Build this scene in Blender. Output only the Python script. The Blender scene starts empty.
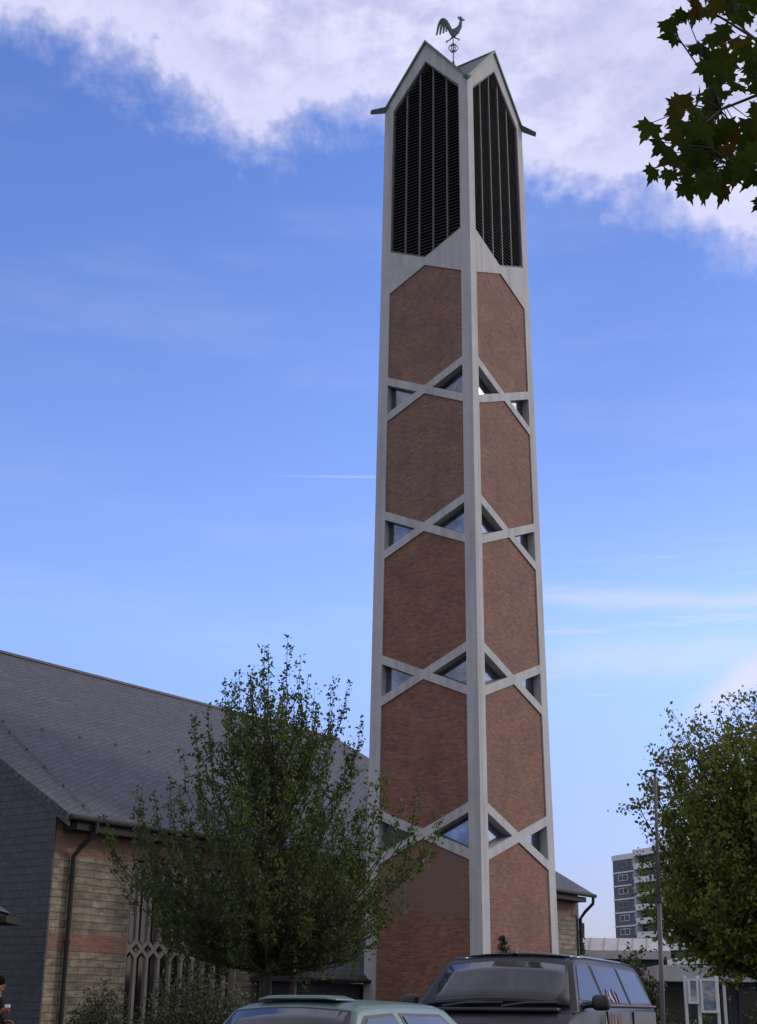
import bpy, bmesh, math, random
import numpy as np
from mathutils import Vector, Matrix
random.seed(7); RNG = np.random.default_rng(11)
rad = math.radians
sc = bpy.context.scene
COL = sc.collection

# ------------------------------------------------------------------ materials
class NT:
    def __init__(s, tree): s.t = tree; s.n = tree.nodes; s.l = tree.links
    def node(s, kind, **kw):
        n = s.n.new(kind)
        for k, v in kw.items(): setattr(n, k, v)
        return n
    def link(s, a, b): s.l.new(a, b)
    def val(s, sock, v):
        if hasattr(v, 'node'): s.link(v, sock)
        else: sock.default_value = v
    def math(s, op, a, b=0.0, c=0.0, clamp=False):
        n = s.node('ShaderNodeMath', operation=op); n.use_clamp = clamp
        s.val(n.inputs[0], a); s.val(n.inputs[1], b); s.val(n.inputs[2], c); return n.outputs[0]
    def mix(s, f, a, b, mode='MIX'):
        n = s.node('ShaderNodeMix', data_type='RGBA', blend_type=mode)
        s.val(n.inputs[0], f)
        s.val(n.inputs[6], a if hasattr(a, 'node') else (*a, 1)); s.val(n.inputs[7], b if hasattr(b, 'node') else (*b, 1))
        return n.outputs[2]
    def rng(s, v, a, b, c=0.0, d=1.0, kind='LINEAR'):
        n = s.node('ShaderNodeMapRange', interpolation_type=kind)
        s.val(n.inputs[0], v); n.inputs[1].default_value = a; n.inputs[2].default_value = b
        n.inputs[3].default_value = c; n.inputs[4].default_value = d; return n.outputs[0]
    def noise(s, vec, scale, detail=4, rough=.55):
        n = s.node('ShaderNodeTexNoise'); s.link(vec, n.inputs['Vector'])
        n.inputs['Scale'].default_value = scale; n.inputs['Detail'].default_value = detail; n.inputs['Roughness'].default_value = rough
        return n.outputs[0]
    def mapping(s, vec, scale=(1, 1, 1), rot=(0, 0, 0), loc=(0, 0, 0)):
        n = s.node('ShaderNodeMapping'); s.link(vec, n.inputs[0])
        n.inputs['Scale'].default_value = scale; n.inputs['Rotation'].default_value = rot; n.inputs['Location'].default_value = loc
        return n.outputs[0]

def newmat(name):
    m = bpy.data.materials.new(name); m.use_nodes = True
    k = NT(m.node_tree); return m, k, m.node_tree.nodes['Principled BSDF']

def bump(k, p, h, strength, dist=.02):
    b = k.node('ShaderNodeBump'); b.inputs['Strength'].default_value = strength; b.inputs['Distance'].default_value = dist
    k.link(h, b.inputs['Height']); k.link(b.outputs[0], p.inputs['Normal'])

def plain(name, col, rough=.6, var=.12, scale=3.0, metal=0.0, b=0.0, spec=.5, coat=0.0, dirt=None):
    m, k, p = newmat(name)
    g = k.node('ShaderNodeNewGeometry').outputs['Position']
    n1 = k.noise(g, scale, 5); n2 = k.noise(g, scale * 9, 3)
    f = k.rng(n1, .3, .7, 1 - var, 1 + var); f2 = k.rng(n2, .3, .7, 1 - var * .5, 1 + var * .5)
    ff = k.math('MULTIPLY', f, f2)
    c = k.mix(1.0, col, k.node('ShaderNodeRGB').outputs[0], 'MIX')
    cc = k.node('ShaderNodeVectorMath', operation='SCALE'); cc.inputs[0].default_value = col; k.link(ff, cc.inputs[3])
    out = cc.outputs[0]
    if dirt:
        d = k.rng(k.noise(k.mapping(g, (1, 1, .25)), scale * .7, 6, .65), .48, .72, 0, dirt[1])
        out = k.mix(d, out, dirt[0])
    k.link(out, p.inputs['Base Color'])
    p.inputs['Roughness'].default_value = rough; p.inputs['Metallic'].default_value = metal
    p.inputs['Specular IOR Level'].default_value = spec
    if coat: p.inputs['Coat Weight'].default_value = coat; p.inputs['Coat Roughness'].default_value = .05
    if b: bump(k, p, n2, b)
    return m

def brickmat(name, c1, c2, mortar, bw, rh, ms=.012, var=.25, bs=.5, rot=0.0, rough=.85, squash=1.0, patch=None, offset=.5, streak=None):
    m, k, p = newmat(name)
    uv = k.node('ShaderNodeUVMap').outputs[0]
    v = k.mapping(uv, rot=(0, 0, rot)) if rot else uv
    # slight waviness so that courses are not ruler straight
    nz = k.noise(uv, 1.3, 3)
    ad = k.node('ShaderNodeVectorMath', operation='MULTIPLY_ADD'); 
    cv = k.node('ShaderNodeCombineXYZ'); k.link(k.math('SUBTRACT', nz, .5), cv.inputs[1])
    k.link(cv.outputs[0], ad.inputs[0]); ad.inputs[1].default_value = (.03, .03, .03); k.link(v, ad.inputs[2])
    b = k.node('ShaderNodeTexBrick', offset=offset, squash=squash); k.link(ad.outputs[0], b.inputs['Vector'])
    b.inputs['Color1'].default_value = (*c1, 1); b.inputs['Color2'].default_value = (*c2, 1); b.inputs['Mortar'].default_value = (*mortar, 1)
    b.inputs['Scale'].default_value = 1; b.inputs['Mortar Size'].default_value = ms; b.inputs['Mortar Smooth'].default_value = .3
    b.inputs['Brick Width'].default_value = bw; b.inputs['Row Height'].default_value = rh; b.inputs['Bias'].default_value = 0
    n1 = k.noise(uv, .8, 5, .6); n2 = k.noise(k.mapping(uv, (1 / bw, 1 / rh, 1)), 1.0, 2, .7); n3 = k.noise(uv, 22, 3)
    f = k.math('MULTIPLY', k.rng(n1, .25, .75, 1 - var * .7, 1 + var * .7), k.rng(n2, .25, .75, 1 - var, 1 + var))
    f = k.math('MULTIPLY', f, k.rng(n3, .2, .8, .88, 1.12))
    s = k.node('ShaderNodeVectorMath', operation='SCALE'); k.link(b.outputs[0], s.inputs[0]); k.link(f, s.inputs[3])
    out = s.outputs[0]
    if patch:    # (colour, amount, u0, u1, v0, v1) an old soot / limewash patch of its own shape
        sep = k.node('ShaderNodeSeparateXYZ'); k.link(uv, sep.inputs[0])
        col, amt, u0, u1, v0, v1 = patch
        wob = k.math('MULTIPLY', k.math('SUBTRACT', k.noise(uv, 1.2, 5), .5), 1.6)
        du = k.math('ADD', sep.outputs[0], wob); dv = k.math('ADD', sep.outputs[1], wob)
        mk = k.math('MULTIPLY', k.rng(du, u0, u0 + .5), k.rng(du, u1 - .5, u1, 1, 0))
        mk = k.math('MULTIPLY', mk, k.math('MULTIPLY', k.rng(dv, v0, v0 + .4), k.rng(dv, v1 - .4, v1, 1, 0)))
        out = k.mix(k.math('MULTIPLY', mk, amt), out, col)
    if streak:
        d = k.rng(k.noise(k.mapping(uv, (2.5, .25, 1)), 1.0, 6, .7), .45, .75, 0, streak[1])
        out = k.mix(d, out, streak[0])
    k.link(out, p.inputs['Base Color']); p.inputs['Roughness'].default_value = rough
    h = k.math('ADD', k.math('MULTIPLY', b.outputs['Fac'], -1.0), k.math('MULTIPLY', n3, .6))
    bump(k, p, h, bs, .02)
    return m

def leafmat(name, cols, trans=.35, rough=.55, spec=.3):
    m, k, p = newmat(name)
    r = k.node('ShaderNodeNewGeometry').outputs['Random Per Island']
    ramp = k.node('ShaderNodeValToRGB'); k.link(r, ramp.inputs[0])
    e = ramp.color_ramp.elements
    e[0].position = 0; e[0].color = (*cols[0], 1); e[1].position = 1; e[1].color = (*cols[-1], 1)
    for i, c in enumerate(cols[1:-1]):
        x = e.new((i + 1) / (len(cols) - 1)); x.color = (*c, 1)
    pos = k.node('ShaderNodeNewGeometry').outputs['Position']
    f = k.rng(k.noise(pos, 1.1, 3), .3, .7, .72, 1.3)
    s = k.node('ShaderNodeVectorMath', operation='SCALE'); k.link(ramp.outputs[0], s.inputs[0]); k.link(f, s.inputs[3])
    k.link(s.outputs[0], p.inputs['Base Color']); p.inputs['Roughness'].default_value = rough
    p.inputs['Specular IOR Level'].default_value = spec
    t = k.node('ShaderNodeBsdfTranslucent'); k.link(s.outputs[0], t.inputs[0])
    mx = k.node('ShaderNodeMixShader'); mx.inputs[0].default_value = trans
    k.link(p.outputs[0], mx.inputs[1]); k.link(t.outputs[0], mx.inputs[2])
    k.link(mx.outputs[0], m.node_tree.nodes['Material Output'].inputs[0])
    return m

def glassmat(name, col=(.02, .025, .03), rough=.04, spec=.6, coat=.0):
    m, k, p = newmat(name)
    pos = k.node('ShaderNodeNewGeometry').outputs['Position']
    n = k.noise(pos, 1.7, 3)
    k.link(k.mix(k.rng(n, .3, .7), tuple(c * .6 for c in col), tuple(c * 1.5 for c in col)), p.inputs['Base Color'])
    p.inputs['Roughness'].default_value = rough; p.inputs['Specular IOR Level'].default_value = spec
    p.inputs['Coat Weight'].default_value = coat
    bump(k, p, k.noise(pos, .6, 2), .06, .05)
    return m

M = {}
M['concrete'] = plain('painted_concrete', (.40, .385, .385), .8, .06, 1.2, b=.15, dirt=((.2, .2, .205), .38))
def concmat():
    m, k, p = newmat('weathered_concrete'); g = k.node('ShaderNodeNewGeometry').outputs['Position']
    a = k.rng(k.noise(g, .9, 5), .3, .7, .93, 1.06); b = k.rng(k.noise(g, 14, 4), .3, .7, .95, 1.05)
    sv2 = k.node('ShaderNodeVectorMath', operation='SCALE'); sv2.inputs[0].default_value = (.425, .412, .405); k.link(k.math('MULTIPLY', a, b), sv2.inputs[3])
    st1 = k.rng(k.noise(k.mapping(g, (3.2, 3.2, .16)), 1, 6, .65), .47, .72, 0, .6)
    st2 = k.rng(k.noise(k.mapping(g, (.8, .8, .5)), 1, 6, .7), .52, .72, 0, .30)
    o = k.mix(st1, sv2.outputs[0], (.215, .205, .20)); o = k.mix(st2, o, (.25, .235, .22))
    sp = k.node('ShaderNodeSeparateXYZ'); k.link(g, sp.inputs[0]); fr = k.math('FRACT', k.math('DIVIDE', sp.outputs[2], 2.771))
    o = k.mix(k.rng(fr, .0, .012, .35, 0), o, (.2, .19, .185))
    k.link(o, p.inputs['Base Color']); p.inputs['Roughness'].default_value = .85; bump(k, p, k.noise(g, 25, 4), .2); return m
M['concrete'] = concmat()
M['brick_grey'] = brickmat('tower_brick_bleached', (.245, .104, .062), (.150, .076, .054), (.19, .155, .135), .25, .083, .011, .33, .6, streak=((.20, .15, .13), .3))
M['brick'] = brickmat('tower_brick', (.262, .098, .049), (.160, .064, .040), (.165, .125, .10), .25, .083, .012, .33, .8, streak=((.22, .11, .08), .3))
M['brick_patch'] = brickmat('tower_brick_weathered', (.262, .100, .051), (.160, .066, .042), (.165, .125, .10), .25, .083, .011, .33, .6, patch=((.17, .115, .085), .75, .4, 4.3, 4.3, 6.6))
M['band'] = brickmat('brick_band', (.24, .10, .05), (.17, .075, .045), (.15, .12, .095), .25, .083, .012, .25, .5)
M['stone'] = brickmat('sandstone_blocks', (.235, .185, .118), (.165, .13, .085), (.125, .10, .070), .66, .21, .012, .6, 1.8, streak=((.11, .09, .07), .5))
M['slate_roof'] = brickmat('roof_slates', (.062, .058, .060), (.040, .038, .041), (.020, .019, .021), .34, .21, .022, .42, 1.0, rot=rad(-33), rough=.62, streak=((.075, .068, .055), .35))
M['slate_wall'] = brickmat('wall_slates', (.042, .040, .046), (.030, .029, .034), (.018, .018, .022), .34, .22, .016, .35, .7, rough=.6, streak=((.05, .05, .045), .4))
M['screen'] = plain('precast_screen', (.23, .195, .16), .85, .12, 2, b=.2)
M['louvre'] = plain('belfry_slats', (.021, .018, .018), .9, .2, 3)
M['mullion'] = plain('belfry_mullions', (.10, .095, .095), .75, .15, 3)
M['darkvoid'] = plain('belfry_interior_shade', (.012, .012, .012), .95, .1)
M['copper'] = plain('green_copper', (.115, .19, .155), .6, .25, 4, dirt=((.08, .09, .08), .6))
M['copper_dark'] = plain('dull_copper_sheet', (.075, .08, .085), .55, .25, 2)
M['iron'] = plain('dark_iron', (.03, .032, .035), .5, .2)
M['rooster'] = plain('verdigris_copper', (.07, .14, .115), .5, .3, 6, dirt=((.03, .035, .035), .7))
M['drain'] = plain('brown_drainpipe', (.016, .012, .010), .8, .15)
M['timber'] = plain('dark_soffit_timber', (.018, .013, .011), .85, .2)
M['glass'] = glassmat('window_glass', (.025, .022, .02), .1, .4)
M['glass_tower'] = plain('tower_glass', (.15, .17, .21), .1, .45, 1.2, metal=.75)
M['bark'] = plain('tree_bark', (.055, .045, .03), .9, .3, 8, b=.6)
M['stake'] = plain('stake_wood', (.10, .055, .035), .85, .3, 6, b=.3)
M['leaf_dark'] = leafmat('field_maple_leaves', [(.050, .074, .013), (.075, .105, .018), (.11, .135, .024), (.062, .09, .018)], .45)
M['leaf_olive'] = leafmat('yellowing_leaves', [(.13, .16, .026), (.18, .20, .03), (.14, .17, .026), (.24, .23, .036), (.11, .145, .024)], .5)
M['leaf_shrub'] = leafmat('shrub_leaves', [(.035, .055, .02), (.055, .075, .026), (.07, .06, .03), (.045, .07, .022)], .25)
M['leaf_fir'] = leafmat('fir_needles', [(.02, .045, .015), (.035, .06, .02)], .15)
M['leaf_maple'] = leafmat('maple_leaves', [(.030, .050, .006), (.046, .064, .008), (.036, .056, .007), (.055, .068, .009), (.09, .045, .006), (.038, .056, .007), (.034, .05, .006), (.042, .06, .008)], .5, .8, .06)
M['asphalt'] = plain('asphalt', (.05, .05, .052), .92, .18, 1.5, b=.4)
M['grass'] = plain('lawn_soil', (.05, .075, .022), .95, .35, 2, b=.6)
M['kerb'] = plain('kerb_concrete', (.30, .29, .28), .9, .1, 2, b=.2)
M['paving'] = brickmat('path_paving', (.26, .25, .24), (.22, .21, .205), (.12, .115, .11), .4, .4, .012, .15, .3)
M['white'] = plain('white_coated_metal', (.60, .58, .58), .45, .06, 3)
M['fascia'] = plain('pale_fascia_sheet', (.44, .42, .41), .55, .1, 1.2, dirt=((.25, .23, .2), .4))
M['dark_wall'] = plain('dark_render', (.035, .04, .05), .7, .2, 2)
M['plaster'] = plain('grey_render', (.3, .29, .28), .85, .1, 1)
M['flat_dark'] = plain('dark_cladding', (.085, .092, .125), .6, .12, .3)
M['flat_light'] = plain('pale_balcony_panels', (.66, .63, .62), .7, .08, .3)
M['tyre'] = plain('tyre_rubber', (.02, .02, .02), .85, .1)
M['rim'] = plain('wheel_rim', (.35, .35, .36), .35, .08, metal=.8)
M['greenpaint'] = plain('pale_green_metallic_paint', (.070, .135, .098), .42, .05, 3, metal=.0, coat=.3, dirt=((.12, .16, .14), .25))
M['blackpaint'] = plain('black_metallic_paint', (.016, .015, .017), .4, .08, 3, metal=.0, spec=.16, coat=.06, dirt=((.04, .036, .032), .35))
M['roofpaint'] = plain('grey_blue_roof_paint', (.045, .05, .06), .3, .08, 3, metal=.1, coat=.7)
M['plastic'] = plain('black_plastic', (.02, .02, .022), .5, .1)
M['seal'] = plain('rubber_seal', (.012, .012, .012), .6, .1)
M['carglass'] = glassmat('car_side_glass', (.010, .012, .014), .04, .07)
M['hatchglass'] = glassmat('hatchback_glass', (.03, .034, .042), .03, .8, .2)
M['screenglass'] = glassmat('car_windscreen_glass', (.035, .038, .038), .05, .5)
M['lamp_red'] = plain('tail_lamp_red', (.35, .02, .015), .25, .05, coat=.5)
M['lamp_clear'] = plain('headlamp_lens', (.5, .5, .5), .15, .05, coat=.8)
M['plate'] = plain('plate_white', (.7, .7, .68), .4, .04)
M['decal_red'] = plain('red_film', (.15, .016, .016), .4, .1, 8)
M['decal_white'] = plain('white_film', (.20, .18, .18), .4, .1, 8)
M['skin'] = plain('skin', (.22, .10, .055), .55, .1, 12)
M['hair'] = plain('dark_hair', (.008, .005, .004), 1, .2, 20, spec=.1)
M['jacket'] = plain('black_jacket_cloth', (.006, .006, .007), 1, .15, 10, spec=.1)
M['trousers'] = plain('dark_trouser_cloth', (.02, .022, .03), .85, .15, 10)
M['poster'] = None

# ------------------------------------------------------------------ object helpers
def obj(name, bm, mat, parent=None, smooth=False, label=None):
    me = bpy.data.meshes.new(name)
    bm.normal_update(); bm.to_mesh(me); bm.free()
    if smooth:
        for p in me.polygons: p.use_smooth = True
    o = bpy.data.objects.new(name, me); COL.objects.link(o)
    if mat: me.materials.append(mat)
    if parent:
        o.parent = parent
        if parent.get('_wc'): o.matrix_parent_inverse = Matrix.Translation(-parent.location)
    if label: o['label'] = label
    return o

def thing(name, label, cat, loc, group=None, wc=True, rotz=0.0):
    o = bpy.data.objects.new(name, None); COL.objects.link(o)
    o.location = loc; o.rotation_euler = (0, 0, rotz); o.empty_display_size = .3
    o['label'] = label; o['category'] = cat
    if group: o['group'] = group
    if wc: o['_wc'] = 1
    return o

def struct(name, bm, mat):
    o = obj(name, bm, mat); o['kind'] = 'structure'; return o

def uvp(o, ud, vd, origin=(0, 0, 0)):
    me = o.data; uv = me.uv_layers.new(name='UVMap'); ud = Vector(ud); vd = Vector(vd); og = Vector(origin)
    for l in me.loops:
        c = me.vertices[l.vertex_index].co - og
        uv.data[l.index].uv = (c.dot(ud), c.dot(vd))

def prism(bm, poly, d0, d1, f):
    """poly: (u,z) list; f(u,z,d)->point; closed solid between depths d0 and d1"""
    a = [bm.verts.new(f(u, z, d0)) for u, z in poly]; b = [bm.verts.new(f(u, z, d1)) for u, z in poly]
    n = len(poly); bm.faces.new(a); bm.faces.new(b[::-1])
    for i in range(n): bm.faces.new((a[i], b[i], b[(i + 1) % n], a[(i + 1) % n]))
    return bm

def fix(bm): bmesh.ops.recalc_face_normals(bm, faces=bm.faces); return bm

def box(bm, x0, x1, y0, y1, z0, z1, f=None):
    f = f or (lambda x, y, z: (x, y, z))
    v = [bm.verts.new(f(x, y, z)) for x in (x0, x1) for y in (y0, y1) for z in (z0, z1)]
    for q in ((0, 1, 3, 2), (4, 6, 7, 5), (0, 4, 5, 1), (2, 3, 7, 6), (0, 2, 6, 4), (1, 5, 7, 3)): bm.faces.new([v[i] for i in q])
    return bm

def tube(bm, pts, radii, seg=8, cap=True):
    pts = [Vector(p) for p in pts]
    if not hasattr(radii, '__len__'): radii = [radii] * len(pts)
    rings = []; prev = None
    for i, p in enumerate(pts):
        d = (pts[min(i + 1, len(pts) - 1)] - pts[max(i - 1, 0)])
        d = d.normalized() if d.length > 1e-9 else Vector((0, 0, 1))
        if prev is None:
            a = d.orthogonal().normalized()
        else:
            a = prev - d * prev.dot(d); a = a.normalized() if a.length > 1e-6 else d.orthogonal().normalized()
        prev = a; b = d.cross(a)
        rings.append([bm.verts.new(p + (a * math.cos(2 * math.pi * k / seg) + b * math.sin(2 * math.pi * k / seg)) * radii[i]) for k in range(seg)])
    for r0, r1 in zip(rings, rings[1:]):
        for k in range(seg): bm.faces.new((r0[k], r0[(k + 1) % seg], r1[(k + 1) % seg], r1[k]))
    if cap: bm.faces.new(rings[0][::-1]); bm.faces.new(rings[-1])
    return bm

def bevel(o, w, seg=2, angle=35):
    m = o.modifiers.new('bevel', 'BEVEL'); m.width = w; m.segments = seg; m.limit_method = 'ANGLE'; m.angle_limit = rad(angle)
    return o

# ------------------------------------------------------------------ camera
PITCH, ROLL, FPX = .343, .0098, 1412.94
CAMZ = 1.25
r0 = Vector((1, 0, 0)); fw = Vector((0, math.cos(PITCH), math.sin(PITCH))); u0 = r0.cross(fw)
r1 = r0 * math.cos(ROLL) + u0 * math.sin(ROLL); u1 = r1.cross(fw)
cd = bpy.data.cameras.new('camera'); cam = bpy.data.objects.new('camera', cd); COL.objects.link(cam)
cam.matrix_world = Matrix(((r1.x, u1.x, -fw.x, 0), (r1.y, u1.y, -fw.y, 0), (r1.z, u1.z, -fw.z, CAMZ), (0, 0, 0, 1)))
cd.sensor_fit = 'VERTICAL'; cd.sensor_height = 24; cd.lens = 24 * FPX / 1024; cd.clip_end = 6000; cd.clip_start = .05
sc.camera = cam

# ------------------------------------------------------------------ world and sun
SUN_EL, SUN_AZ = 26, 72        # azimuth measured from +Y towards +X (behind the tower, to the right)
w = bpy.data.worlds.new('World'); sc.world = w; w.use_nodes = True
k = NT(w.node_tree); bg = k.n['Background']
sky = k.node('ShaderNodeTexSky', sky_type='NISHITA'); sky.sun_disc = False
sky.sun_elevation = rad(SUN_EL); sky.sun_rotation = rad(SUN_AZ); sky.air_density = 1.0; sky.dust_density = .6; sky.ozone_density = 2.0
STR = .12
d = k.node('ShaderNodeTexCoord').outputs['Generated']
sx = k.node('ShaderNodeSeparateXYZ'); k.link(d, sx.inputs[0])
deg = 180 / math.pi
az = k.math('MULTIPLY', k.math('ARCTAN2', sx.outputs[0], sx.outputs[1]), deg)
el = k.math('MULTIPLY', k.math('ARCSINE', sx.outputs[2]), deg)
cv = k.node('ShaderNodeCombineXYZ'); k.link(az, cv.inputs[0]); k.link(el, cv.inputs[1]); AE = cv.outputs[0]
fc = k.node('ShaderNodeFloatCurve'); k.link(k.rng(az, -40, 40), fc.inputs['Value'])
pts = [(-40, 37.5), (-18, 36.9), (-13.4, 36.3), (-11, 35.8), (-8.6, 34.8), (-6.7, 33.9), (-4.8, 33.9), (-2.5, 34.6), (-.6, 34.9), (3.2, 33.9), (7, 32.4), (8.3, 31.9), (11, 31.6), (13.6, 30.6), (14.4, 29.7), (16.8, 28.6), (25, 27), (40, 30)]
c = fc.mapping.curves[0]
while len(c.points) > 2: c.points.remove(c.points[1])
c.points[0].location = (0, pts[0][1] / 50); c.points[1].location = (1, pts[-1][1] / 50)
for a, e in pts[1:-1]: c.points.new((a + 40) / 80, e / 50)
fc.mapping.update()
edge = k.math('MULTIPLY', fc.outputs[0], 50)
n_big = k.noise(k.mapping(AE, (1, 1.5, 1)), .22, 9, .6)
n_f = k.noise(AE, 1.1, 8, .62)
dd = k.math('SUBTRACT', el, edge)
dd = k.math('ADD', dd, k.math('MULTIPLY', k.math('SUBTRACT', n_big, .5), 5.5))
dd = k.math('ADD', dd, k.math('MULTIPLY', k.math('SUBTRACT', n_f, .5), 2.4))
m1 = k.rng(dd, -1.1, 1.7, 0, 1, 'SMOOTHSTEP')
m1 = k.math('MULTIPLY', m1, k.rng(dd, 0, 4, .80, .97))
# thin streaks low on the right
st = k.noise(k.mapping(AE, (.09, 1.3, 1), (0, 0, rad(-1.5))), 1.0, 5, .6)
s1 = k.rng(st, .5, .72, 0, .55, 'SMOOTHSTEP')
s1 = k.math('MULTIPLY', s1, k.math('MULTIPLY', k.rng(az, 2, 9, 0, 1, 'SMOOTHSTEP'), k.math('MULTIPLY', k.rng(el, 11, 12.5), k.rng(el, 15.5, 18.5, 1, 0))))
def gauss(center_sock, width, amp):
    q = k.math('DIVIDE', center_sock, width); return k.math('MULTIPLY', k.math('POWER', 2.718, k.math('MULTIPLY', k.math('MULTIPLY', q, q), -1.0)), amp)
wv = k.math('MULTIPLY', k.math('SUBTRACT', k.noise(k.mapping(AE, (.3, .6, 1)), 1, 5), .5), 1.6)
b1 = k.math('MULTIPLY', gauss(k.math('ADD', k.math('SUBTRACT', el, k.rng(az, 6, 20, 16.2, 15.4)), k.math('MULTIPLY', wv, .5)), .34, .42), k.rng(az, 4, 9, 0, 1, 'SMOOTHSTEP'))
b2 = k.math('MULTIPLY', gauss(k.math('ADD', k.math('SUBTRACT', el, 13.6), wv), .7, .34), k.rng(az, 5, 9, 0, 1, 'SMOOTHSTEP'))
# small cloud bank low on the far right
b3 = k.math('MULTIPLY', gauss(k.math('ADD', k.math('SUBTRACT', el, k.rng(az, 12, 20, 11.0, 15.4)), wv), .9, .85), k.rng(az, 11.5, 15, 0, 1, 'SMOOTHSTEP'))
# faint veil in mid sky
b4 = k.math('MULTIPLY', k.rng(k.noise(k.mapping(AE, (.05, .25, 1)), 1, 6, .6), .45, .8, 0, .14, 'SMOOTHSTEP'), k.rng(el, 8, 14))
wob = k.math('MULTIPLY', k.math('SUBTRACT', az, -4.7), .01)
b5 = k.math('MULTIPLY', gauss(k.math('SUBTRACT', el, k.math('ADD', 21.03, wob)), .045, .28), k.math('MULTIPLY', k.rng(az, -5.5, -2, 0, 1), k.rng(az, -.2, 0, 1, 0)))
mask = m1
for q in (s1, b1, b2, b3, b4, b5): mask = k.math('MAXIMUM', mask, q)
shade = k.rng(k.noise(k.mapping(AE, (1, 1.7, 1)), .35, 7, .6), .30, .66, 0, 1, 'SMOOTHSTEP')
shade = k.math('MULTIPLY', shade, k.rng(k.noise(k.mapping(AE, (1, 1.4, 1)), .12, 3, .5), .35, .6, .45, 1.0))
shade = k.math('MAXIMUM', shade, k.math('MULTIPLY', k.rng(dd, .2, 1.2, 0, .9), k.rng(dd, 1.4, 4, 1, 0)))
shade = k.math('MAXIMUM', shade, k.rng(el, 20, 24, .9, 0))
cl = k.mix(shade, tuple(v / STR for v in (.54, .56, .84)), tuple(v / STR for v in (.84, .83, 1.06)))
tr = k.node('ShaderNodeValToRGB'); k.link(k.rng(el, 0, 45), tr.inputs[0]); e_ = tr.color_ramp.elements
e_[0].position = 0; e_[0].color = (.34, .32, .46, 1); e_[1].position = 1; e_[1].color = (.50, .58, .92, 1)
for p_, c_ in ((.11, (.45, .42, .61)), (.17, (.52, .50, .72)), (.25, (.63, .62, .90)), (.32, (.72, .73, 1.0)), (.75, (.52, .60, .94))): q_ = e_.new(p_); q_.color = (*c_, 1)
sc_ = k.node('ShaderNodeVectorMath', operation='SCALE'); k.link(tr.outputs[0], sc_.inputs[0]); k.link(k.math('SUBTRACT', 2.15, k.math('MULTIPLY', k.math('MULTIPLY', k.rng(az, 0, 12, 0, .32, 'SMOOTHSTEP'), k.rng(az, 60, 90, 1, 0)), k.rng(el, 16, 22))), sc_.inputs[3])
skyc = k.mix(1.0, sky.outputs[0], sc_.outputs[0], 'MULTIPLY')
back = k.rng(k.math('ABSOLUTE', az), 50, 80, 0, 1, 'SMOOTHSTEP')          # unseen bright cloud added behind the photographer to light the visible faces
bn = k.rng(k.noise(k.mapping(AE, (.5, 1, 1)), .12, 6), .38, .55, .35, 1, 'SMOOTHSTEP')
mask = k.math('MAXIMUM', mask, k.math('MULTIPLY', k.math('MULTIPLY', back, bn), k.rng(el, 6, 14)))
bs_ = k.node('ShaderNodeVectorMath', operation='SCALE'); k.link(k.mix(k.math('MULTIPLY', back, .8), cl, tuple(v / STR for v in (.78, .74, .80))), bs_.inputs[0]); k.link(k.rng(back, 0, 1, 1, 1.0), bs_.inputs[3])
fin = k.mix(mask, skyc, bs_.outputs[0])
k.link(fin, bg.inputs[0]); bg.inputs[1].default_value = STR

sd = bpy.data.lights.new('sun', 'SUN'); sun = bpy.data.objects.new('sun', sd); COL.objects.link(sun)
sd.energy = 1.5; sd.angle = rad(10); sd.color = (1, .95, .87)
sv = Vector((math.sin(rad(SUN_AZ)) * math.cos(rad(SUN_EL)), math.cos(rad(SUN_AZ)) * math.cos(rad(SUN_EL)), math.sin(rad(SUN_EL))))
sun.rotation_euler = sv.to_track_quat('Z', 'Y').to_euler()
sun.location = (30, 30, 60)
vs = sc.view_settings; sc.display_settings.display_device = 'sRGB'; vs.view_transform = 'Standard'; vs.look = 'None'; vs.exposure = 0; vs.gamma = 1; vs.use_curve_mapping = False

# ------------------------------------------------------------------ nave frame of reference
ND = .9457; dv = Vector((math.cos(ND), math.sin(ND), 0)); nv = Vector((-math.sin(ND), math.cos(ND), 0))
E0 = Vector((-8.8422, 41.5099, 0))
def N(t, o, z): return E0 + dv * t + nv * o + Vector((0, 0, z))     # t along the nave, o behind the eaves line

# ------------------------------------------------------------------ ground
g = bmesh.new()
S = 3000
vs_ = [g.verts.new(p) for p in ((-S, -S, 0), (S, -S, 0), (S, S, 0), (-S, S, 0))]; g.faces.new(vs_)
struct('ground', g, M['grass'])
def sheet(name, pts, z, mat, uvs=False):
    b = bmesh.new(); b.faces.new([b.verts.new((x, y, z)) for x, y in pts]); o = struct(name, b, mat)
    if uvs: uvp(o, (1, 0, 0), (0, 1, 0))
    return o
sheet('car_park', [(-14, -8), (26, -8), (26, 20.5), (-14, 20.5)], .004, M['asphalt'])
sheet('path', [(-16, 22.3), (22, 22.3), (22, 24.6), (-16, 24.6)], .008, M['paving'], True)
kb = bmesh.new(); box(kb, -14, 26, 20.5, 20.65, 0, .13); struct('kerb', kb, M['kerb'])

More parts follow.
